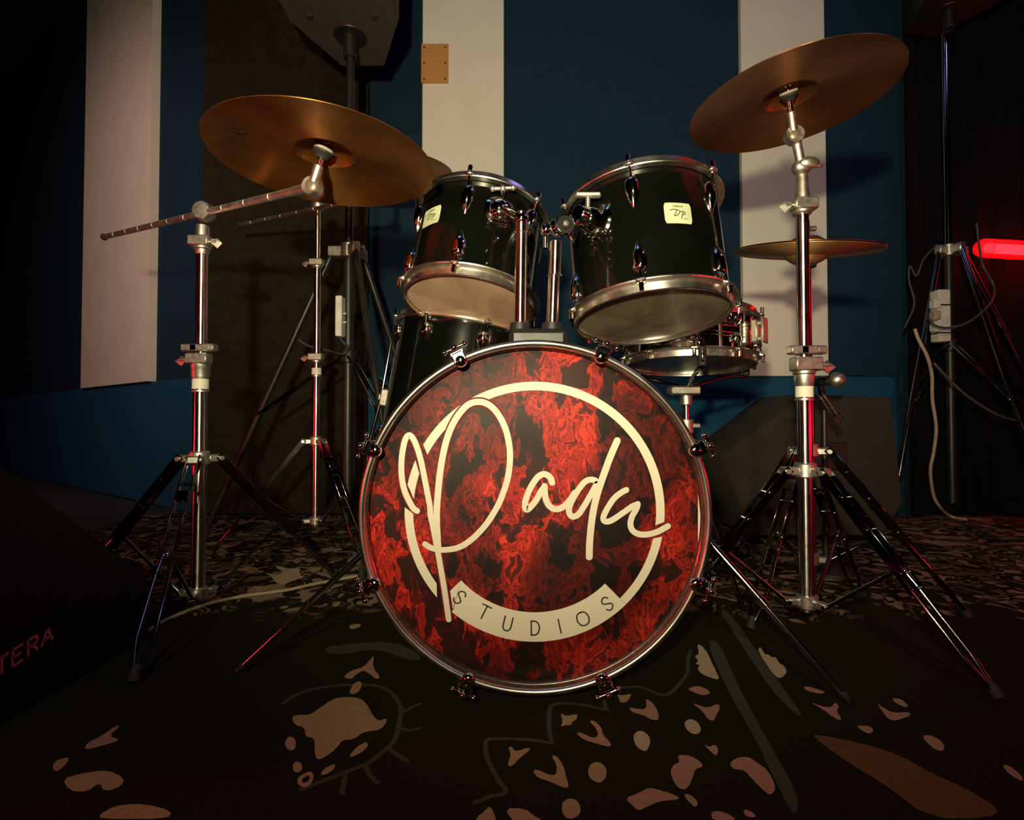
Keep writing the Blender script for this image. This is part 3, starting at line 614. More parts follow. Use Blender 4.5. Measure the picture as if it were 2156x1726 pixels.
badge(ML, RL-.016, 908, 456, tl); badge(MR, RR-.016, 1428, 449, tr)
for M_, r_, t_, dots in ((ML, RL-.016, tl, [(1044, 505, .0075), (1025, 527, .0025), (1025, 554, .0025)]), (MR, RR-.016, tr, [(1252, 520, .0068), (1283, 528, .0035), (1283, 545, .0025), (1283, 558, .0035)])):
    for px, py, rad in dots:
        a_, z_ = cyl_hit(px, py, M_, r_); c_ = M_ @ Vector((r_*math.cos(a_), r_*math.sin(a_), z_)); n_ = M_.to_3x3() @ Vector((math.cos(a_), math.sin(a_), 0))
        MB().lathe([(rad*.45, 0.001), (rad*.5, .0035), (rad*.9, .003), (rad, 0)], frame(c_, n_), 16).build('grommet' if rad > .005 else 'screw', CHROME, t_)
# tom mounting brackets
def mount(M, r, px, py, t, top, name='tom_bracket'):
    a_, z_ = cyl_hit(px, py, M, r); c_ = M @ Vector((r*math.cos(a_), r*math.sin(a_), z_)); n_ = (M.to_3x3() @ Vector((math.cos(a_), math.sin(a_), 0))).normalized()
    F_ = frame(c_, n_, (0, 0, 1))
    return F_, c_, n_
F_, c_, n_ = mount(ML, RL-.016, 1052, 447, tl, None)
b_ = MB(); b_.lathe([(0.036, 0), (0.036, .003), (0.031, .006), (0.027, .008)], F_, 40); b_.ball((0, 0, 0.006), 0.027, (1.05, 1.0, .85), F_, 28)
b_.box((-0.028, 0.002, 0.012), (0.008, 0.05, 0.018), F_, 0.003); b_.box((-0.031, 0, 0.006), (0.006, 0.064, 0.010), F_, 0.002)
bo = b_.build('tom_bracket', CHROME, tl)
q = MB(); e_ = Vector((PL_.x+.003, PL_.y, 0.852)); q.cyl(c_+n_*0.018, e_, 0.0085, n=20); q.cyl(c_+n_*.02+Vector((0, 0, .008)), c_+n_*.02+Vector((0, 0, .042)), 0.004, n=10)
q.ball(e_, 0.016, n=24); q.build('support_arm', CHROME, tl)
q = MB(); w0 = c_+n_*.02+Vector((0, 0, .040)); q.cyl(w0-Vector((.022, 0, 0)), w0+Vector((.022, 0, .002)), 0.0042, n=10); q.ball(w0, 0.0075, n=14); q.ball(w0-Vector((.022, 0, 0)), 0.0062, n=12); q.ball(w0+Vector((.022, 0, .002)), 0.0062, n=12); q.build('wing_nut', SATIN, tl)
F_, c_, n_ = mount(MR, RR-.016, 1258, 470, tr, None)
b_ = MB(); b_.lathe([(0.038, 0), (0.038, .003), (0.034, .006), (0.030, .010), (0.026, .018), (0.021, .036), (0.0165, .040), (0, .041)], F_, 40)
b_.box((-0.030, 0, 0.010), (0.007, 0.060, 0.014), F_, 0.002); b_.build('tom_bracket', CHROME, tr)
e_ = Vector((PR_.x+.006, PR_.y-.002, 0.838)); q = MB(); q.cyl(c_+n_*.035, e_, 0.0105, n=22); q.cyl(c_+n_*.038, c_+n_*.062, 0.0165, n=24); q.ball(e_, 0.019, n=24); q.ball(e_-Vector((.022, 0, .004)), 0.013, n=20)
q.cyl(e_-Vector((.024, 0, .018)), e_-Vector((.024, 0, .040)), 0.006, n=12); q.build('support_arm', CHROME, tr)
q = MB(); w0 = c_+n_*.03+Vector((0, 0, .030)); q.cyl(w0-Vector((0, 0, .012)), w0+Vector((0, 0, .012)), 0.0048, n=10); q.box(w0+Vector((0, 0, .017)), (0.052, 0.012, 0.011), b=0.003); q.build('wing_nut', SATIN, tr)
kc = e_+Vector((0.012, -0.020, -0.002)); q = MB(); q.lathe([(0, .010), (.009, .0095), (.0095, .006), (.019, .006), (.0195, 0), (0.017, -.004), (0, -.004)], frame(kc, (0.25, -1, 0.05)), 32); kb = q.build('clamp_knob', PLASTIC, tr)
MB().torus(0.0185, 0.0013, frame(kc+Vector((.0015, -.006, 0)), (0.25, -1, 0.05)), 32).build('knob_ring', CHROME, kb)
MB().lathe([(0, .004), (.0050, .003), (.0062, 0)], frame(kc+Vector((.002, -.010, 0)), (0.25, -1, 0.05)), 20).build('knob_cap', SATIN, kb)

# floor tom, leaning
MF = frame((-0.190, 1.475, 0.335), (0.17, 0.02, 1)); RF, LF = 0.205, 0.40
ft = drum('floor_tom', 'tall black floor tom half hidden behind the bass drum at left', MF, RF, LF, cyl_hit(806, 720, MF, RF)[0]+.06, n=8, bot=SKIN, lug_len=0.05)
for a_ in (cyl_hit(770, 880, MF, RF)[0]-.35, cyl_hit(770, 880, MF, RF)[0]+1.75, cyl_hit(770, 880, MF, RF)[0]+3.9):
    d_ = MF.to_3x3() @ Vector((math.cos(a_), math.sin(a_), 0)); k_ = MF @ Vector(((RF-.012)*math.cos(a_), (RF-.012)*math.sin(a_), 0.16))
    l0 = k_+d_*.022; up_ = MF.to_3x3() @ Vector((0, 0, 1)); top_ = l0+up_*.16; bot_ = l0-up_*.14+d_*.01; fo_ = Vector((bot_.x+d_.x*.02, bot_.y+d_.y*.02, 0.012))
    lg_ = MB().tube([top_, l0, bot_, fo_+Vector((0, 0, .02)), fo_], 0.0050, 12).build('leg', CHROME, ft)
    MB().cyl(fo_+Vector((0, 0, .03)), fo_-Vector((0, 0, .011)), 0.010, 0.012, n=14).build('rubber_foot', RUBBER, lg_)
    E = frame(k_, d_, up_); bb = MB(); bb.box((0, 0, .010), (0.05, 0.030, 0.024), E, .004); bb.box((0, .012, .024), (0.020, 0.036, 0.012), E, .003); bb.build('leg_bracket', SATIN, ft)

# snare drum
MS = frame((0.500, 1.475, 0.612), (0.02, 0.06, 1)); RS, LS = 0.190, 0.145
sd = drum('snare_drum', 'chrome snare drum behind the larger tom on a basket stand', MS, RS, LS, -1.2, n=10, shell=CHROME, bot=SKIN2, lug_len=0.030)
for zz in (.055, .064, .081, .090): MB().torus(RS-.0155, 0.0016, MS @ Matrix.Translation((0, 0, zz)), 72, 6).build('shell_bead', CHROME, sd)
a_ = cyl_hit(1580, 705, MS, RS-.016)[0]; E = MS @ Matrix.Rotation(a_, 4, 'Z') @ Matrix.Translation((RS-.014, 0, LS/2))
q = MB(); q.box((0.012, 0, 0), (0.018, 0.026, 0.060), E, .004); q.cyl(E @ Vector((.018, 0, .02)), E @ Vector((.034, 0, .02)), .007, n=14); q.cyl(E @ Vector((.018, 0, -.02)), E @ Vector((.034, 0, -.02)), .007, n=14); q.box((0.034, 0, 0), (0.006, 0.030, 0.066), E, .002); q.build('snare_strainer', SATIN, sd)
# snare stand
ss = thing('snare_stand', 'chrome basket stand holding the snare drum', 'drum stand', (0.492, 1.475, 0))
px_ = 0.492; q = MB(); q.cyl((px_, 1.475, 0.12), (px_, 1.475, 0.45), 0.0125, n=20); q.build('lower_tube', TUBE, ss)
q = MB(); q.cyl((px_, 1.475, 0.44), (px_, 1.475, 0.545), 0.0095, n=20); q.build('upper_tube', TUBE, ss)
q = MB(); q.cyl((px_, 1.475, 0.425), (px_, 1.475, 0.465), 0.020, n=20); q.box((px_+.022, 1.47, .447), (.03, .016, .014), b=.003); q.build('height_clamp', SATIN, ss)
q = MB(); q.box((px_-.01, 1.465, .545), (.085, .045, .026), b=.005); q.cyl((px_, 1.475, .505), (px_, 1.475, .54), .017, n=18); q.build('basket_hub', SATIN, ss)
for k in range(3):
    a_ = math.radians(-100+120*k); d_ = Vector((math.cos(a_), math.sin(a_), 0)); c0 = Vector((px_, 1.475, .552)); p1 = Vector((0.500, 1.475, .590))+d_*.14; p2 = Vector((0.500, 1.475, .595))+d_*.207
    q = MB().tube([c0, p1, p2, p2+Vector((0, 0, .055)), p2+Vector((0, 0, .062))-d_*.02], 0.0055, 10, smooth=4); ar = q.build('basket_arm', GUNMETAL, ss)
    MB().tube([p2+Vector((0, 0, .0)), p2+Vector((0, 0, .045))], 0.0095, 12).build('rubber_grip', RUBBER, ar)
    a2 = math.radians(-80+120*k); d2 = Vector((math.cos(a2), math.sin(a2), 0)); hub = Vector((px_, 1.475, .34))+d2*.018; foot = Vector((px_, 1.475, .012))+d2*.27
    lg_ = MB().tube([hub, hub+(foot-hub)*.5, foot], 0.0055, 10).build('leg', GUNMETAL, ss); MB().ball(foot, 0.0115, (1.2, 1.2, 1)).build('rubber_foot', RUBBER, lg_)
    MB().tube([hub+(foot-hub)*.5, Vector((px_, 1.475, .15))+d2*.014], 0.0035, 8).build('brace', GUNMETAL, ss)
q = MB(); q.cyl((px_, 1.475, .325), (px_, 1.475, .355), .021, n=18); q.build('leg_collar', SATIN, ss)

# ------------------------------------------------------------------ cymbals
def cymbal(label, c, axis, R, mat, name='crash_cymbal', cup=0.055, bow=0.016, group=None, logo=None, cat='cymbal'):
    M = frame(c, axis)     # c is the centre of the rim plane; the bell rises along the axis
    pr = [(0.006, bow+.022), (cup*.5, bow+.020), (cup*.85, bow+.010), (cup, bow+.001)]
    for k in range(1, 9): u = k/8; pr.append((cup+(R-cup)*u, bow*(1-u**1.7)))
    th_ = 0.0014; low = [(max(r_, .006), z_-th_) for r_, z_ in pr[::-1]]
    q = MB().lathe(pr+low+[pr[0]], M, 128); o = q.build(name, mat, None, M)
    tag(o, label, cat, group)
    if logo:
        lo = MB()
        for st, w_ in logo:
            def f(u, v):
                r_ = math.hypot(u, v); z_ = bow*(1-(max(0, (r_-cup))/(R-cup))**1.7)-th_-.0007; u = u+.035; v = -v-.085; return M @ Vector((u, v, z_))
            lo.ribbon(st, w_, f)
        lo.build('stamped_logo', INK, o, M=None) if False else _child_local(lo, 'stamped_logo', INK, o, M)
    return o, M
def _child_local(mb, name, mat, parent, M):
    mi_ = M.inverted(); k = MB(); k.v = [mi_ @ v for v in mb.v]; k.f = mb.f; k.mi = mb.mi
    o = k.build(name, mat, None, flat=True); o.parent = parent; return o
sc = 0.03
lgz = [([(-.165, .035), (-.150, .052), (-.140, .050), (-.150, .030), (-.160, .010), (-.152, -.004), (-.140, .002)], .005), ([(-.168, .020), (-.150, .022), (-.128, .020)], .003), ([(-.140, .028), (-.130, .040), (-.122, .060)], .0035), ([(-.172, -.002), (-.165, -.02), (-.168, -.04)], .004), ([(-.158, -.012), (-.150, -.02), (-.152, -.032)], .003)]
cymbal('bronze crash cymbal on the boom arm at left, seen from below', (-0.352, 0.973, 0.947), (0.041, -0.003, 1), 0.203, BRONZE, group='crash cymbals', logo=lgz)
cymbal('red-lit bronze crash cymbal tilted high at right', (0.590, 1.096, 1.134), (-0.106, -0.010, 1), 0.203, BRONZE2, group='crash cymbals')
cymbal('pale bronze ride cymbal peeking out behind the left crash cymbal', (-0.432, 1.66, 1.272), (0.05, -0.19, 1), 0.240, BRASS, name='ride_cymbal')
HH = Vector((0.757, 1.335, 0.895))
cymbal('lower hi-hat cymbal, cup down, behind the right cymbal stand', HH, (-0.03, 0.19, -1), 0.172, BRASS, name='hi_hat_cymbal', cup=.05, bow=.012, group='hi-hat cymbals')
cymbal('upper hi-hat cymbal resting over the lower one', HH+Vector((0, -.001, .005)), (0.03, -0.19, 1), 0.172, BRONZE2, name='hi_hat_cymbal', cup=.05, bow=.012, group='hi-hat cymbals')

# ------------------------------------------------------------------ cymbal stands
def tripod(t, x, y, zc, zb, angs, R, tube_r=0.0155, leg_mat=GUNMETAL, rr=0.0048, feet=None):
    q = MB(); q.cyl((x, y, zc-.016), (x, y, zc+.016), tube_r+.007, n=24)
    for a in angs:
        d = Vector((math.cos(a), math.sin(a), 0)); E = frame((x, y, zc), (0, 0, 1), d); q.box((.034, 0, -.002), (.034, .026, .018), E, .003); q.cyl(E @ Vector((.044, -.018, -.002)), E @ Vector((.044, .018, -.002)), .006, n=10)
    q.build('leg_collar', SATIN, t)
    q = MB(); q.cyl((x, y, zb-.014), (x, y, zb+.014), tube_r+.006, n=24)
    for a in angs:
        d = Vector((math.cos(a), math.sin(a), 0)); E = frame((x, y, zb), (0, 0, 1), d); q.box((.030, 0, 0), (.030, .018, .016), E, .003)
    q.build('brace_collar', SATIN, t)
    for i, a in enumerate(angs):
        d = Vector((math.cos(a), math.sin(a), 0)); s = Vector((-d.y, d.x, 0)); Rk = R[i] if isinstance(R, (list, tuple)) else R
        top = Vector((x, y, zc-.002))+d*.044; foot = Vector((x, y, .013))+d*Rk; v = foot-top; q = MB(); nrm = v.cross(s).normalized()
        for sg in (-1, 1):
            L_ = v.length; q.box((0, 0, 0), (.0035, .019, L_*.62), frame(top+v*.29+s*sg*.0125, v, s), .0012)
            q.tube([top+v*.50+s*sg*.0085, top+v*.60+s*sg*.0125, top+v*.86+s*sg*.0145, foot+s*sg*.003], rr, 10)
        for u in (.14, .31, .52, .59): q.cyl(top+v*u-s*.0165, top+v*u+s*.0165, .0042, n=10)
        q.box((0, 0, .008), (0.027, 0.030, 0.005), frame(top+v*.22, nrm, s), .002)
        lg_ = q.build('leg', leg_mat, t)
        MB().tube([top+v*.955, foot+v*.012+Vector((0, 0, -.001))], [.0085, .0105], 12).build('rubber_foot', RUBBER, lg_)
        m = top+v*.5; b = Vector((x, y, zb))+d*.042
        q = MB(); q.cyl(m, b, .0042, n=10); q.cyl(b-s*.011, b+s*.011, .0048, n=10); q.ball(m, .0075, n=12); q.build('brace', leg_mat, t)
def clamp(t, x, y, z, wing=-1, s=1.0, blk=True, name='height_clamp'):
    q = MB(); q.cyl((x, y, z-.018*s), (x, y, z+.012*s), .0200*s, n=26); q.box((x, y-.008, z+.002*s), (.052*s, .030*s, .026*s), b=.003)
    c = q.build(name, SATIN, t)
    q = MB(); wx = x+wing*.030*s; q.cyl((x+wing*.02*s, y-.01, z), (wx+wing*.012*s, y-.01, z), .004*s, n=10)
    q.add([Vector((wx, y-.013, z-.004)), Vector((wx, y-.007, z-.004)), Vector((wx+wing*.012, y-.007, z-.016*s)), Vector((wx+wing*.026*s, y-.010, z-.004)), Vector((wx+wing*.012, y-.007, z+.010*s)), Vector((wx, y-.013, z+.005))], [(0, 1, 2), (0, 2, 3), (0, 3, 5), (3, 4, 5), (1, 4, 3), (1, 3, 2), (0, 5, 1), (1, 5, 4)])
    q.build('wing_nut', SATIN, t); return c
def memory_lock(t, x, y, z):
    q = MB(); q.cyl((x, y, z-.009), (x, y, z+.009), .0185, n=22); q.box((x+.012, y-.008, z), (.058, .026, .018), b=.003); q.box((x-.018, y-.008, z), (.040, .026, .018), b=.003)
    q.cyl((x+.026, y-.022, z), (x+.026, y-.018, z), .005, n=12); q.build('memory_lock', SATIN, t)
def ring_label(t, x, y, z, r, h=.012):
    q = MB().lathe([(r, -h), (r+.0022, -h), (r+.0022, h), (r, h)], frame((x, y, z), (0, 0, 1)), 26); o = q.build('label_ring', LABEL, t); o['label'] = 'cream printed label ring'
    MB().lathe([(r+.0030, -.0022), (r+.0034, 0), (r+.0030, .0022), (r, 0.0022), (r, -.0022), (r+.0030, -.0022)], frame((x, y, z-h*1.4), (0, 0, 1)), 26).build('ring_band', SATIN, o)
def tilter(t, p, top, r=.018):
    p = Vector(p); top = Vector(top); v = (top-p).normalized()
    q = MB(); q.lathe([(0, .013), (r*.45, .012), (r*.5, .008), (r*.95, .009), (r, .005), (r, -.010), (0, -.011)], frame(p, (-.15, -1, .05)), 32)
    q.cyl(p+v*.008, p+(top-p)*.50, .0095, .0085, n=18); q.build('tilter', SATIN, t)
    q = MB(); q.cyl(p+(top-p)*.45, top-v*.02, .0060, n=14); q.cyl(p+(top-p)*.5, top+v*.030, .0035, n=12); q.build('threaded_rod', CHROME, t)
    MB().lathe([(0, -.014), (.010, -.014), (.013, -.008), (.018, -.004), (.018, .0), (0, .0)], frame(top-v*.014, v), 28).build('cup_washer', RUBBER, t)
    MB().lathe([(0, 0), (.0175, 0), (.0185, .002), (.0175, .005), (0, .005)], frame(top-v*.0135, v), 28).build('felt_washer', FELT, t)
    q = MB(); q.cyl(top+v*.018, top+v*.030, .010, .007, n=16); q.build('top_nut', SATIN, t)
def boom(t, a, b, r=.0062):
    a = Vector(a); b = Vector(b); q = MB(); L = (b-a).length; d = (b-a).normalized(); n = max(2, int(L/.095)); 
    q.cyl(a, b, r*.86, n=14)
    for k in range(n): q.cyl(a+d*(k*L/n+.003), a+d*((k+1)*L/n-.003), r, n=14)
    o = q.build('boom_arm', STEEL, t); MB().ball(a, r*1.35, n=14).build('end_cap', RUBBER, o)
R3 = lambda *a: [math.radians(x) for x in a]
# left stand with the boom
SA = (-0.746, 1.25)
t = thing('cymbal_stand', 'chrome boom cymbal stand in front at left, red-lit legs', 'cymbal stand', (SA[0], SA[1], 0), 'cymbal stands')
tripod(t, *SA, 0.372, 0.052, R3(-75, 180, 50), [.345, .33, .36])
MB().cyl((*SA, .035), (*SA, .600), .0155, n=28).build('lower_tube', TUBE, t)
MB().cyl((*SA, .595), (*SA, .880), .0125, n=28).build('middle_tube', TUBE, t)
q = MB(); q.lathe([(.0155, 0), (.0205, .012), (.0205, .03), (.022, .032), (.022, .05), (.0155, .052)], frame((*SA, .556), (0, 0, 1)), 28); q.build('tube_collar', SATIN, t)
clamp(t, *SA, .606, -1, 1.0); memory_lock(t, *SA, .634); ring_label(t, *SA, .548, .0160)
clamp(t, *SA, .888, 1, .95)
BA = Vector((-0.740, 1.25, .962)); TA = Vector((-0.380, 0.985, .905))
MB().lathe([(.0125, 0), (.0145, .004), (.0175, .02), (.0150, .060), (.014, .07), (0, .07)], frame((*SA, .860), (0, 0, 1)), 24).build('top_sleeve', SATIN, t)
q = MB(); q.ball(BA, .0245, (1, .8, 1), n=32); q.lathe([(0, .004), (.020, .002), (.0225, -.002), (.0225, -.012)], frame(BA+Vector((0, -.018, 0)), (0, -1, 0)), 32); q.build('boom_clamp', SATIN, t)
dAB = (TA-BA).normalized(); boom(t, BA-dAB*.72, TA-dAB*.045, .0080)
MB().cyl(TA-dAB*.06, TA-dAB*.008, .0095, n=18).build('arm_end', SATIN, t)
tilter(t, TA, (-0.351, .973, .982))
# rear left stand with the ride
SB = (-0.712, 1.90)
t = thing('cymbal_stand', 'chrome boom cymbal stand farther back, left of the bass drum', 'cymbal stand', (SB[0], SB[1], 0), 'cymbal stands')
tripod(t, *SB, 0.388, 0.10, R3(200, -40, 80), [.33, .30, .33])
MB().cyl((*SB, .08), (*SB, .665), .0145, n=24).build('lower_tube', TUBE, t)
MB().cyl((*SB, .66), (*SB, 1.03), .0125, n=24).build('middle_tube', TUBE, t)
MB().cyl((*SB, 1.02), (*SB, 1.235), .0100, n=24).build('upper_tube', TUBE, t)
clamp(t, *SB, .690, -1, 1.0); ring_label(t, *SB, .640, .0150); clamp(t, *SB, 1.035, -1, .95)
BBp = Vector((SB[0], 1.90, 1.25)); TBp = Vector((-0.440, 1.680, 1.190)); q = MB(); q.ball(BBp, .024, (1, .9, 1), n=24); q.build('boom_clamp', SATIN, t)
d_ = (TBp-BBp).normalized(); boom(t, BBp-Vector((.42, -.245, -.020)), TBp-d_*.015, .0070)
tilter(t, TBp, (-0.430, 1.653, 1.306))
# right stand
SR = (0.644, 1.15)
t = thing('cymbal_stand', 'straight chrome cymbal stand at right holding the tilted crash', 'cymbal stand', (SR[0], SR[1], 0), 'cymbal stands')
tripod(t, *SR, 0.352, 0.066, R3(-62, 180, 40), [.32, .32, .33])
MB().cyl((*SR, .045), (*SR, .575), .0155, n=28).build('lower_tube', TUBE, t)
MB().cyl((*SR, .57), (*SR, .925), .0130, n=28).build('middle_tube', TUBE, t)
q = MB(); q.lathe([(.0155, 0), (.0195, .006), (.0205, .03), (.0215, .05), (.0155, .052)], frame((*SR, .532), (0, 0, 1)), 28); q.build('tube_collar', SATIN, t)
clamp(t, *SR, .582, 1, 1.15); memory_lock(t, *SR, .615); ring_label(t, *SR, .524, .0160)
clamp(t, *SR, .935, -1, 1.0)
MB().lathe([(.0125, 0), (.0165, .004), (.0150, .03), (.0125, .06), (.0105, .082), (0, .082)], frame((*SR, .935), (0, 0, 1)), 24).build('top_sleeve', SATIN, t)
q = MB(); wp_ = Vector((SR[0]-.004, SR[1]-.006, 1.020)); q.ball(wp_, .020, (1.05, .9, .85), n=24); q.build('swivel_joint', SATIN, t)
q = MB(); q.ball(wp_+Vector((.010, -.014, .004)), .014, (1.6, .7, .95), n=20); q.ball(wp_+Vector((.030, -.012, -.002)), .006, (1.8, .8, .8), n=12); q.build('wing_nut', SATIN, t)
TR_ = Vector((0.616, 1.128, 1.083)); MB().cyl(wp_, TR_+Vector((.006, .004, -.004)), .0098, n=20).build('upper_tube', SATIN, t)
tilter(t, TR_, Vector((0.590, 1.096, 1.134))+Vector((-.106, -.01, 1)).normalized()*.036, .0195)

# hi-hat stand
HX, HYY = HH.x, HH.y
t = thing('hi_hat_stand', 'hi-hat stand with blue-lit legs behind the right cymbal stand', 'cymbal stand', (HX, HYY, 0))
tripod(t, HX, HYY, 0.385, 0.11, R3(-20, 110, 218), [.32, .30, .3])
MB().cyl((HX, HYY, .03), (HX, HYY, .60), .0140, n=24).build('lower_tube', TUBE, t)
MB().cyl((HX, HYY, .59), (HX, HYY, .862), .0105, n=24).build('upper_tube', TUBE, t)
MB().cyl((HX, HYY, .855), (HX, HYY, 1.01), .0032, n=12).build('pull_rod', CHROME, t)
MB().lathe([(0, 0), (.022, .002), (.024, .012), (.010, .018), (0, .018)], frame((HX, HYY, .852), (0, 0, 1)), 24).build('seat_cup', RUBBER, t)
q = MB(); q.cyl((HX, HYY, .934), (HX, HYY, .975), .0085, n=16); q.box((HX+.012, HYY, .955), (.028, .010, .012), b=.002); q.build('clutch', SATIN, t)
clamp(t, HX, HYY, .60, 1, .9)

# bass drum pedal hidden behind the drum, only its frame shows beside the hoop
# ------------------------------------------------------------------ loudspeakers on tripods
def pa_stand(label, x, y, zc, feet, zlow, ztop, zb, mt=None):
    mt = mt or POWDER
    t = thing('speaker_stand', label, 'speaker stand', (x, y, 0), 'tripod speaker stands')
    MB().cyl((x, y, .09), (x, y, zc+.02), .0190, n=22).build('outer_pole', POWDER, t); MB().cyl((x, y, zc), (x, y, ztop), .0150, n=22).build('inner_pole', mt, t)
    q = MB(); q.cyl((x, y, zc-.03), (x, y, zc+.025), .031, n=24); q.cyl((x+.03, y-.01, zc+.005), (x+.062, y-.02, zc+.005), .010, n=12)
    for f in feet:
        d = Vector((f[0]-x, f[1]-y, 0)).normalized(); q.box((.05, 0, -.005), (.055, .030, .042), frame((x, y, zc), (0, 0, 1), d), .004)
    c = q.build('top_collar', SATIN, t)
    q = MB(); q.cyl((x, y, zb-.025), (x, y, zb+.025), .029, n=20); q.build('sliding_collar', PLASTIC, t)
    for f in feet:
        F = Vector((f[0], f[1], .016)); d = Vector((f[0]-x, f[1]-y, 0)).normalized(); a = Vector((x, y, zc-.015))+d*.066
        lg_ = MB().cyl(a, F, .0115, n=16).build('leg', mt, t); MB().cyl(F+(a-F).normalized()*.05, F-Vector((0, 0, .010)), .016, .014, n=16).build('rubber_foot', RUBBER, lg_)
        m = a.lerp(F, .56); s = Vector((-d.y, d.x, 0)); q = MB(); q.cyl(m+s*.012, Vector((x, y, zb))+d*.026+s*.012, .0045, n=8); q.cyl(m-s*.012, Vector((x, y, zb))+d*.026-s*.012, .0045, n=8); q.cyl(m-s*.02, m+s*.02, .006, n=10); q.build('brace', GUNMETAL, t)
    return t
PX, PY = at(735, 500, 1.95).x, 1.95
pa_stand('black tripod speaker stand behind the left cymbals', PX, PY, 1.10, [(PX-.55, PY+.02), (PX+.30, PY-.42+.02), (PX+.33, PY+.44)], .1, 1.93, .70)
def speaker(label, x, y, z, mat, s=1.0, rot=0):
    t = thing('loudspeaker', label, 'loudspeaker', (x, y, z), 'loudspeakers on tripod stands')
    Mz = Matrix.Translation((x, y, z)) @ Matrix.Rotation(rot, 4, 'Z'); hw, bw, f, b = .205*s, .090*s, -.20*s, .17*s
    pr = [(-hw, f), (hw, f), (hw, f+.12*s), (bw, b), (-bw, b), (-hw, f+.12*s)]; H = .62*s; q = MB(); n = len(pr)
    vs = []
    for zz, k in ((0, .965), (.012, 1), (H-.012, 1), (H, .965)): vs += [Mz @ Vector((a*k, c*k, zz)) for a, c in pr]
    fs = [tuple(range(n))[::-1], tuple(3*n+i for i in range(n))]+[(r*n+i, r*n+(i+1) % n, (r+1)*n+(i+1) % n, (r+1)*n+i) for r in range(3) for i in range(n)]
    q.add(vs, fs); q.build('cabinet', mat, t)
    MB().box((0, f-.006, H/2), (hw*1.88, .012, H*.93), Mz, .004).build('grille', POWDER, t)
    q = MB(); q.lathe([(.0185, -.085), (.024, -.085), (.026, -.004), (.060, -.003), (.062, 0), (.0185, 0)], Mz, 28); q.build('pole_socket', PLASTIC, t)
    for sx_ in (-1, 1): MB().lathe([(0, -.006), (.012, -.005), (.014, 0)], Mz @ Matrix.Translation((sx_*.12*s, -.10*s, 0)), 16).build('rubber_foot', RUBBER, t)
    return t
speaker('grey speaker cabinet high at the top left on a black pole', PX, PY, 1.915, GREYCAB, .98)
q = thing('power_strip', 'white power strip taped to the left speaker stand', 'power strip', at(716, 668, 1.9))
c_ = at(716.5, 667, 1.905); MB().box(c_, (.024, .045, .148), b=.003).build('body', WHITEPL, q)
for dz in (-.02, .012): MB().cyl(c_+Vector((.010, 0, dz)), c_+Vector((.022, 0, dz)), .003, n=8).build('cable_tie', WHITEPL, q)
tag(MB().tube([at(716, 712, 1.9), at(724, 722, 1.89), at(733, 730, 1.905), at(722, 745, 1.89), at(690, 738, 1.97), at(650, 728, 1.99), at(628, 715, 1.99)], .0040, 8, smooth=6).build('cable', CABLEK), 'dark flex sagging from the left power strip', 'cable', 'dark thin cables')

QX, QY = at(1988, 500, 2.38).x, 2.36
pa_stand('tripod speaker stand by the red light tube at far right', QX, QY, 1.235, [(QX-.40, QY-.16), (QX+.62, QY-.05), (QX+.1, QY-.62+.0)][:2]+[(QX+.02, QY-.45)], .1, 2.33, .80, GUNMETAL)
speaker('black speaker cabinet lost in the dark at the top right', QX-.02, QY-.05, 2.30, POWDER, .9, .1)
c_ = at(1977, 666, 2.26); q = thing('power_strip', 'white power strip with plugs fixed to the right speaker stand', 'power strip', c_)
MB().box(c_+Vector((.006, 0, 0)), (.052, .050, .225), b=.004).build('body', WHITEPL, q)
for dz in (.05, 0, -.05):
    q2 = MB(); q2.box(c_+Vector((-.026, -.012, dz)), (.030, .036, .040), b=.005); q2.build('plug', WHITEPL if dz else CABLE, q)
for dz in (.045, -.075): MB().box(c_+Vector((.006, -.001, dz)), (.060, .056, .006), b=.002).build('cable_tie', PLASTIC, q)
def cab(label, pts, r, mat, group=None, name='cable'): tag(MB().tube([at(*p) if len(p) == 3 else p for p in pts], r, 8, smooth=8).build(name, mat), label, 'cable', group)
cab('beige-pink cable hanging from the right power strip to the carpet', [(1926, 692, 2.20), (1934, 715, 2.20), (1952, 750, 2.20), (1962, 790, 2.22), (1963, 840, 2.24), (1971, 900, 2.26), (1966, 950, 2.28), (1959, 990, 2.30), (1965, 1040, 2.34), (1978, 1066, 2.36), (2000, 1086, 2.44), (2035, 1094, 2.38)], .0065, CABLEP)
cab('grey cable looping from the plugs across the right stand leg', [(1955, 668, 2.19), (1968, 684, 2.17), (1995, 690, 2.16), (2035, 680, 2.15), (2070, 655, 2.16), (2090, 630, 2.2), (2092, 600, 2.25), (2070, 560, 2.25), (2062, 520, 2.27), (2056, 470, 2.28)], .0045, CABLEK)
cab('grey cable drooping right beneath the right power strip', [(1966, 764, 2.18), (1985, 785, 2.17), (2020, 820, 2.16), (2060, 850, 2.15), (2100, 873, 2.14), (2140, 886, 2.14)], .0055, CABLEK)
cab('thin grey cable looping left of the right stand pole', [(1972, 515, 2.22), (1945, 545, 2.2), (1930, 580, 2.2), (1916, 560, 2.22), (1914, 590, 2.22), (1925, 640, 2.2), (1905, 690, 2.2)], .0035, CABLEK)
# beige cable on the carpet in the left foreground
P = [floor_at(305, 1338), floor_at(345, 1312), floor_at(410, 1285), floor_at(450, 1272), floor_at(520, 1258), floor_at(600, 1247), floor_at(650, 1236), floor_at(690, 1228), floor_at(760, 1215)]
tag(MB().tube([p+Vector((0, 0, .0055)) for p in P], .0042, 8, smooth=8).build('cable', CABLE), 'beige cable lying on the carpet at lower left', 'cable')
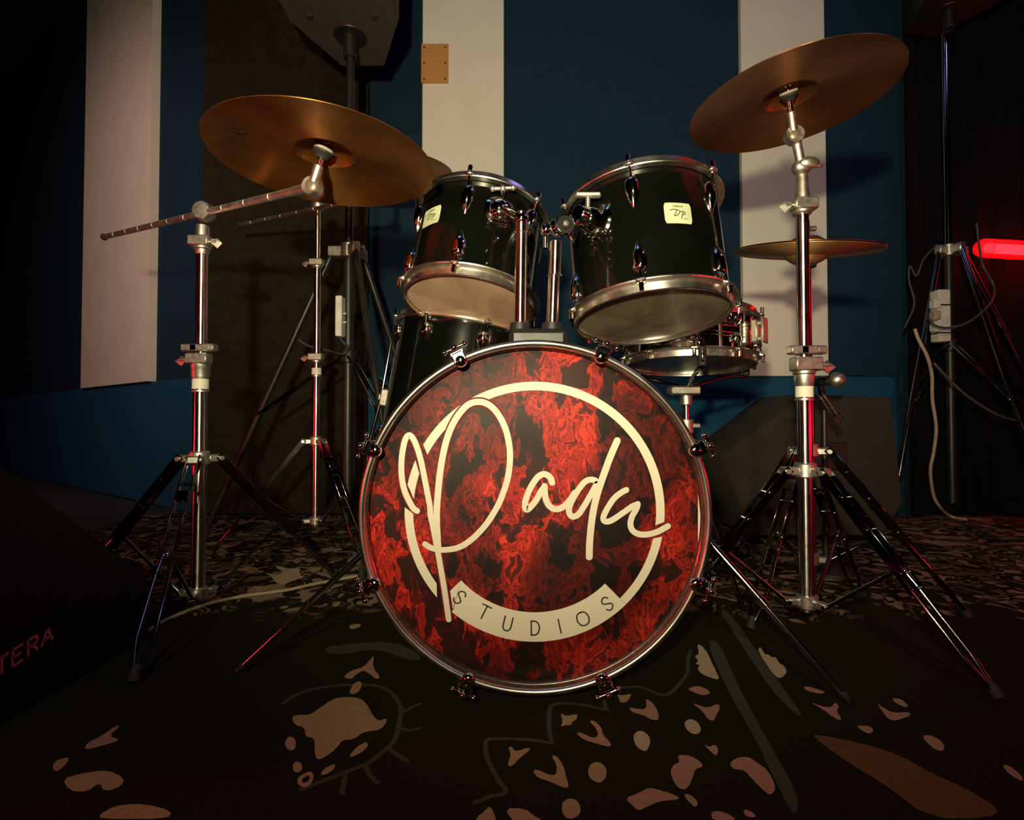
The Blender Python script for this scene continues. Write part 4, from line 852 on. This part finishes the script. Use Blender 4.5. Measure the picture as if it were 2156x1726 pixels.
# scattered leads at the foot of the right stand
for i, (lab, P) in enumerate((('dark lead lying in a loose S on the carpet right of the cymbal stand', [(1980, 1075), (2010, 1062), (2060, 1072), (2110, 1062), (2156, 1066)]), ('thin dark lead curving across the carpet at far right', [(1905, 1100), (1980, 1092), (2040, 1110), (2100, 1135), (2150, 1138)]))):
    tag(MB().tube([floor_at(*p)+Vector((0, 0, .007)) for p in P], .005, 8, smooth=8).build('cable', CABLEK), lab, 'cable', 'dark leads on the carpet')

# ------------------------------------------------------------------ red light tube
t = thing('light_tube', 'glowing red light tube fixed to the wall at the right edge', 'lamp', at(2100, 530, 2.40))
A_ = at(2078, 522, 2.40); B_ = A_+Vector((1.25, 0, -.075))
MB().cyl(A_, B_, .022, n=24).build('glowing_core', LEDCORE, t); q = MB(); q.cyl(A_-Vector((.018, 0, 0)), B_, .042, n=28); q.ball(A_-Vector((.012, 0, 0)), .0415, n=24); q.build('diffuser', LEDSKIN, t)
for u in (.45, .9):
    p = A_.lerp(B_, u); MB().box(p+Vector((0, .055, 0)), (.03, .09, .05), b=.003).build('wall_clip', PLASTIC, t)

# ------------------------------------------------------------------ stage wedges and boxes
wd = thing('stage_monitor', 'black wedge monitor at lower left edge, red-lit lettering on its side', 'stage monitor', (-1.0, .85, 0))
prof = [(.46, .0), (.46, .50), (.58, .535), (.74, .435), (1.115, .135), (1.125, 0.0)]
q = MB(); X0, X1 = -.772, -1.36; n = len(prof); vs = []
for x_, k in ((X0, .985), (X0-.008, 1), (X1+.008, 1), (X1, .985)): vs += [Vector((x_, .8+(y_-.8)*k, max(.006, z_*k if z_ else .006))) for y_, z_ in prof]
q.add(vs, [tuple(range(n)), tuple(3*n+i for i in range(n))[::-1]]+[(r*n+i, r*n+(i+1) % n, (r+1)*n+(i+1) % n, (r+1)*n+i) for r in range(3) for i in range(n)]); q.build('cabinet', WEDGE2, wd)
q = MB(); E = frame(((X0+X1)/2, .930, .284), (0, .625, .78)); q.box((0, 0, .004), (.50, .40, .008), E, .003); q.build('grille', POWDER, wd)
q = MB()
def side(px, py):
    d = ray(px, py); tt = (X0+.0012)/d.x; return Vector((X0+.0012, d.y*tt, CAMZ+d.z*tt))
pA = side(100, 1322); pB = side(0, 1386); bl = side(100, 1345)
ex = (pA-pB).normalized(); ez = Vector((0, 0, 1)); hgt = .025; cw = .0215
for i, ch in enumerate('PANTERA'):
    if ch in 'P' and i: continue
    off = (i-6)*(cw+.0045)
    for st in LET.get(ch, {'P': [[(.1,0),(.1,.5),(.1,1)], [(.1,1),(.5,1),(.85,.9),(.85,.6),(.5,.48),(.1,.48)]], 'N': [[(.05,0),(.05,.5),(.05,1)], [(.05,1),(.5,.5),(.95,0)], [(.95,0),(.95,.5),(.95,1)]]}.get(ch, [])):
        q.ribbon([(off-cw/2+u*cw, -hgt+v*hgt) for u, v in st], .0042, lambda a, b: pA+ex*a+ez*b, cap=False, sub=0)
q.build('side_lettering', LOGOREDLIT, wd, flat=True)
# wedge at the right, standing on its end by the wall
t = thing('stage_monitor', 'dark brown wedge monitor leaning by the wall behind the right stands', 'stage monitor', (1.05, 2.0, 0))
P = [at(1520, 958, 1.92), at(1688, 829, 1.92), at(1880, 836, 1.92), at(1905, 1060, 1.92), at(1860, 1130, 1.92), at(1585, 1130, 1.92), at(1522, 985, 1.92)]
for p in P: p.z = max(p.z, .02)
q = MB(); c0 = sum(P, Vector())/len(P); D_ = .34; n = len(P); vs = []
for yy, k in ((0, .97), (.012, 1), (D_-.012, 1), (D_, .97)): vs += [c0+(p-c0)*k+Vector((0, yy, 0)) for p in P]
q.add(vs, [tuple(range(n)), tuple(3*n+i for i in range(n))[::-1]]+[(r*n+i, r*n+(i+1) % n, (r+1)*n+(i+1) % n, (r+1)*n+i) for r in range(3) for i in range(n)]); q.build('cabinet', WEDGE, t)
MB().box(at(1720, 960, 1.915), (.22, .008, .10), b=.003).build('handle_recess', PLASTIC, t)
# low black case by the wall with two bright strips
t = thing('floor_case', 'low black floor case against the wall right of the bass drum', 'case', (.85, 2.4, 0))
z1 = at(1520, 992, 2.30).z; MB().box((.93, 2.415, z1/2+.002), (.50, .22, z1), b=.006).build('body', PLASTIC, t)
for py in (1011, 1020):
    a_ = at(1494, py, 2.30); b2 = at(1546, py, 2.30); MB().box((a_+b2)/2, (b2.x-a_.x, .008, .008), b=.001).build('metal_strip', STEEL, t)
# microphone on a low stand behind the right cymbal stand
t = thing('microphone_stand', 'low microphone stand behind the right cymbal stand', 'microphone stand', (1.0, 1.62, 0))
mx_ = at(1735, 850, 1.6); MB().cyl((mx_.x, 1.6, .02), (mx_.x, 1.6, mx_.z-.02), .008, n=12).build('pole', POWDER, t); MB().lathe([(0, .022), (.04, .020), (.07, .008), (.072, 0), (0, 0)], frame((mx_.x, 1.6, .001), (0, 0, 1)), 32).build('base', RUBBER, t)
for (x0, y0, x1, y1) in ((1722, 832, 1768, 890), (1730, 828, 1774, 884)):
    MB().cyl(at(x0, y0, 1.58), at(x1, y1, 1.53), .0040, n=10).build('arm_rod', CHROME, t)
m0, m1 = at(1704, 806, 1.60), at(1752, 800, 1.56); t2_ = thing('microphone', 'handheld microphone with a round silver grille behind the right stand', 'microphone', m0)
MB().cyl(m0, m1, .011, .016, n=20).build('body', POWDER, t2_); MB().ball(at(1762, 800, 1.555), .0235, n=20).build('grille', SATIN, t2_)
MB().cyl(at(1728, 812, 1.585), at(1733, 850, 1.59), .009, n=12).build('clip', PLASTIC, t)
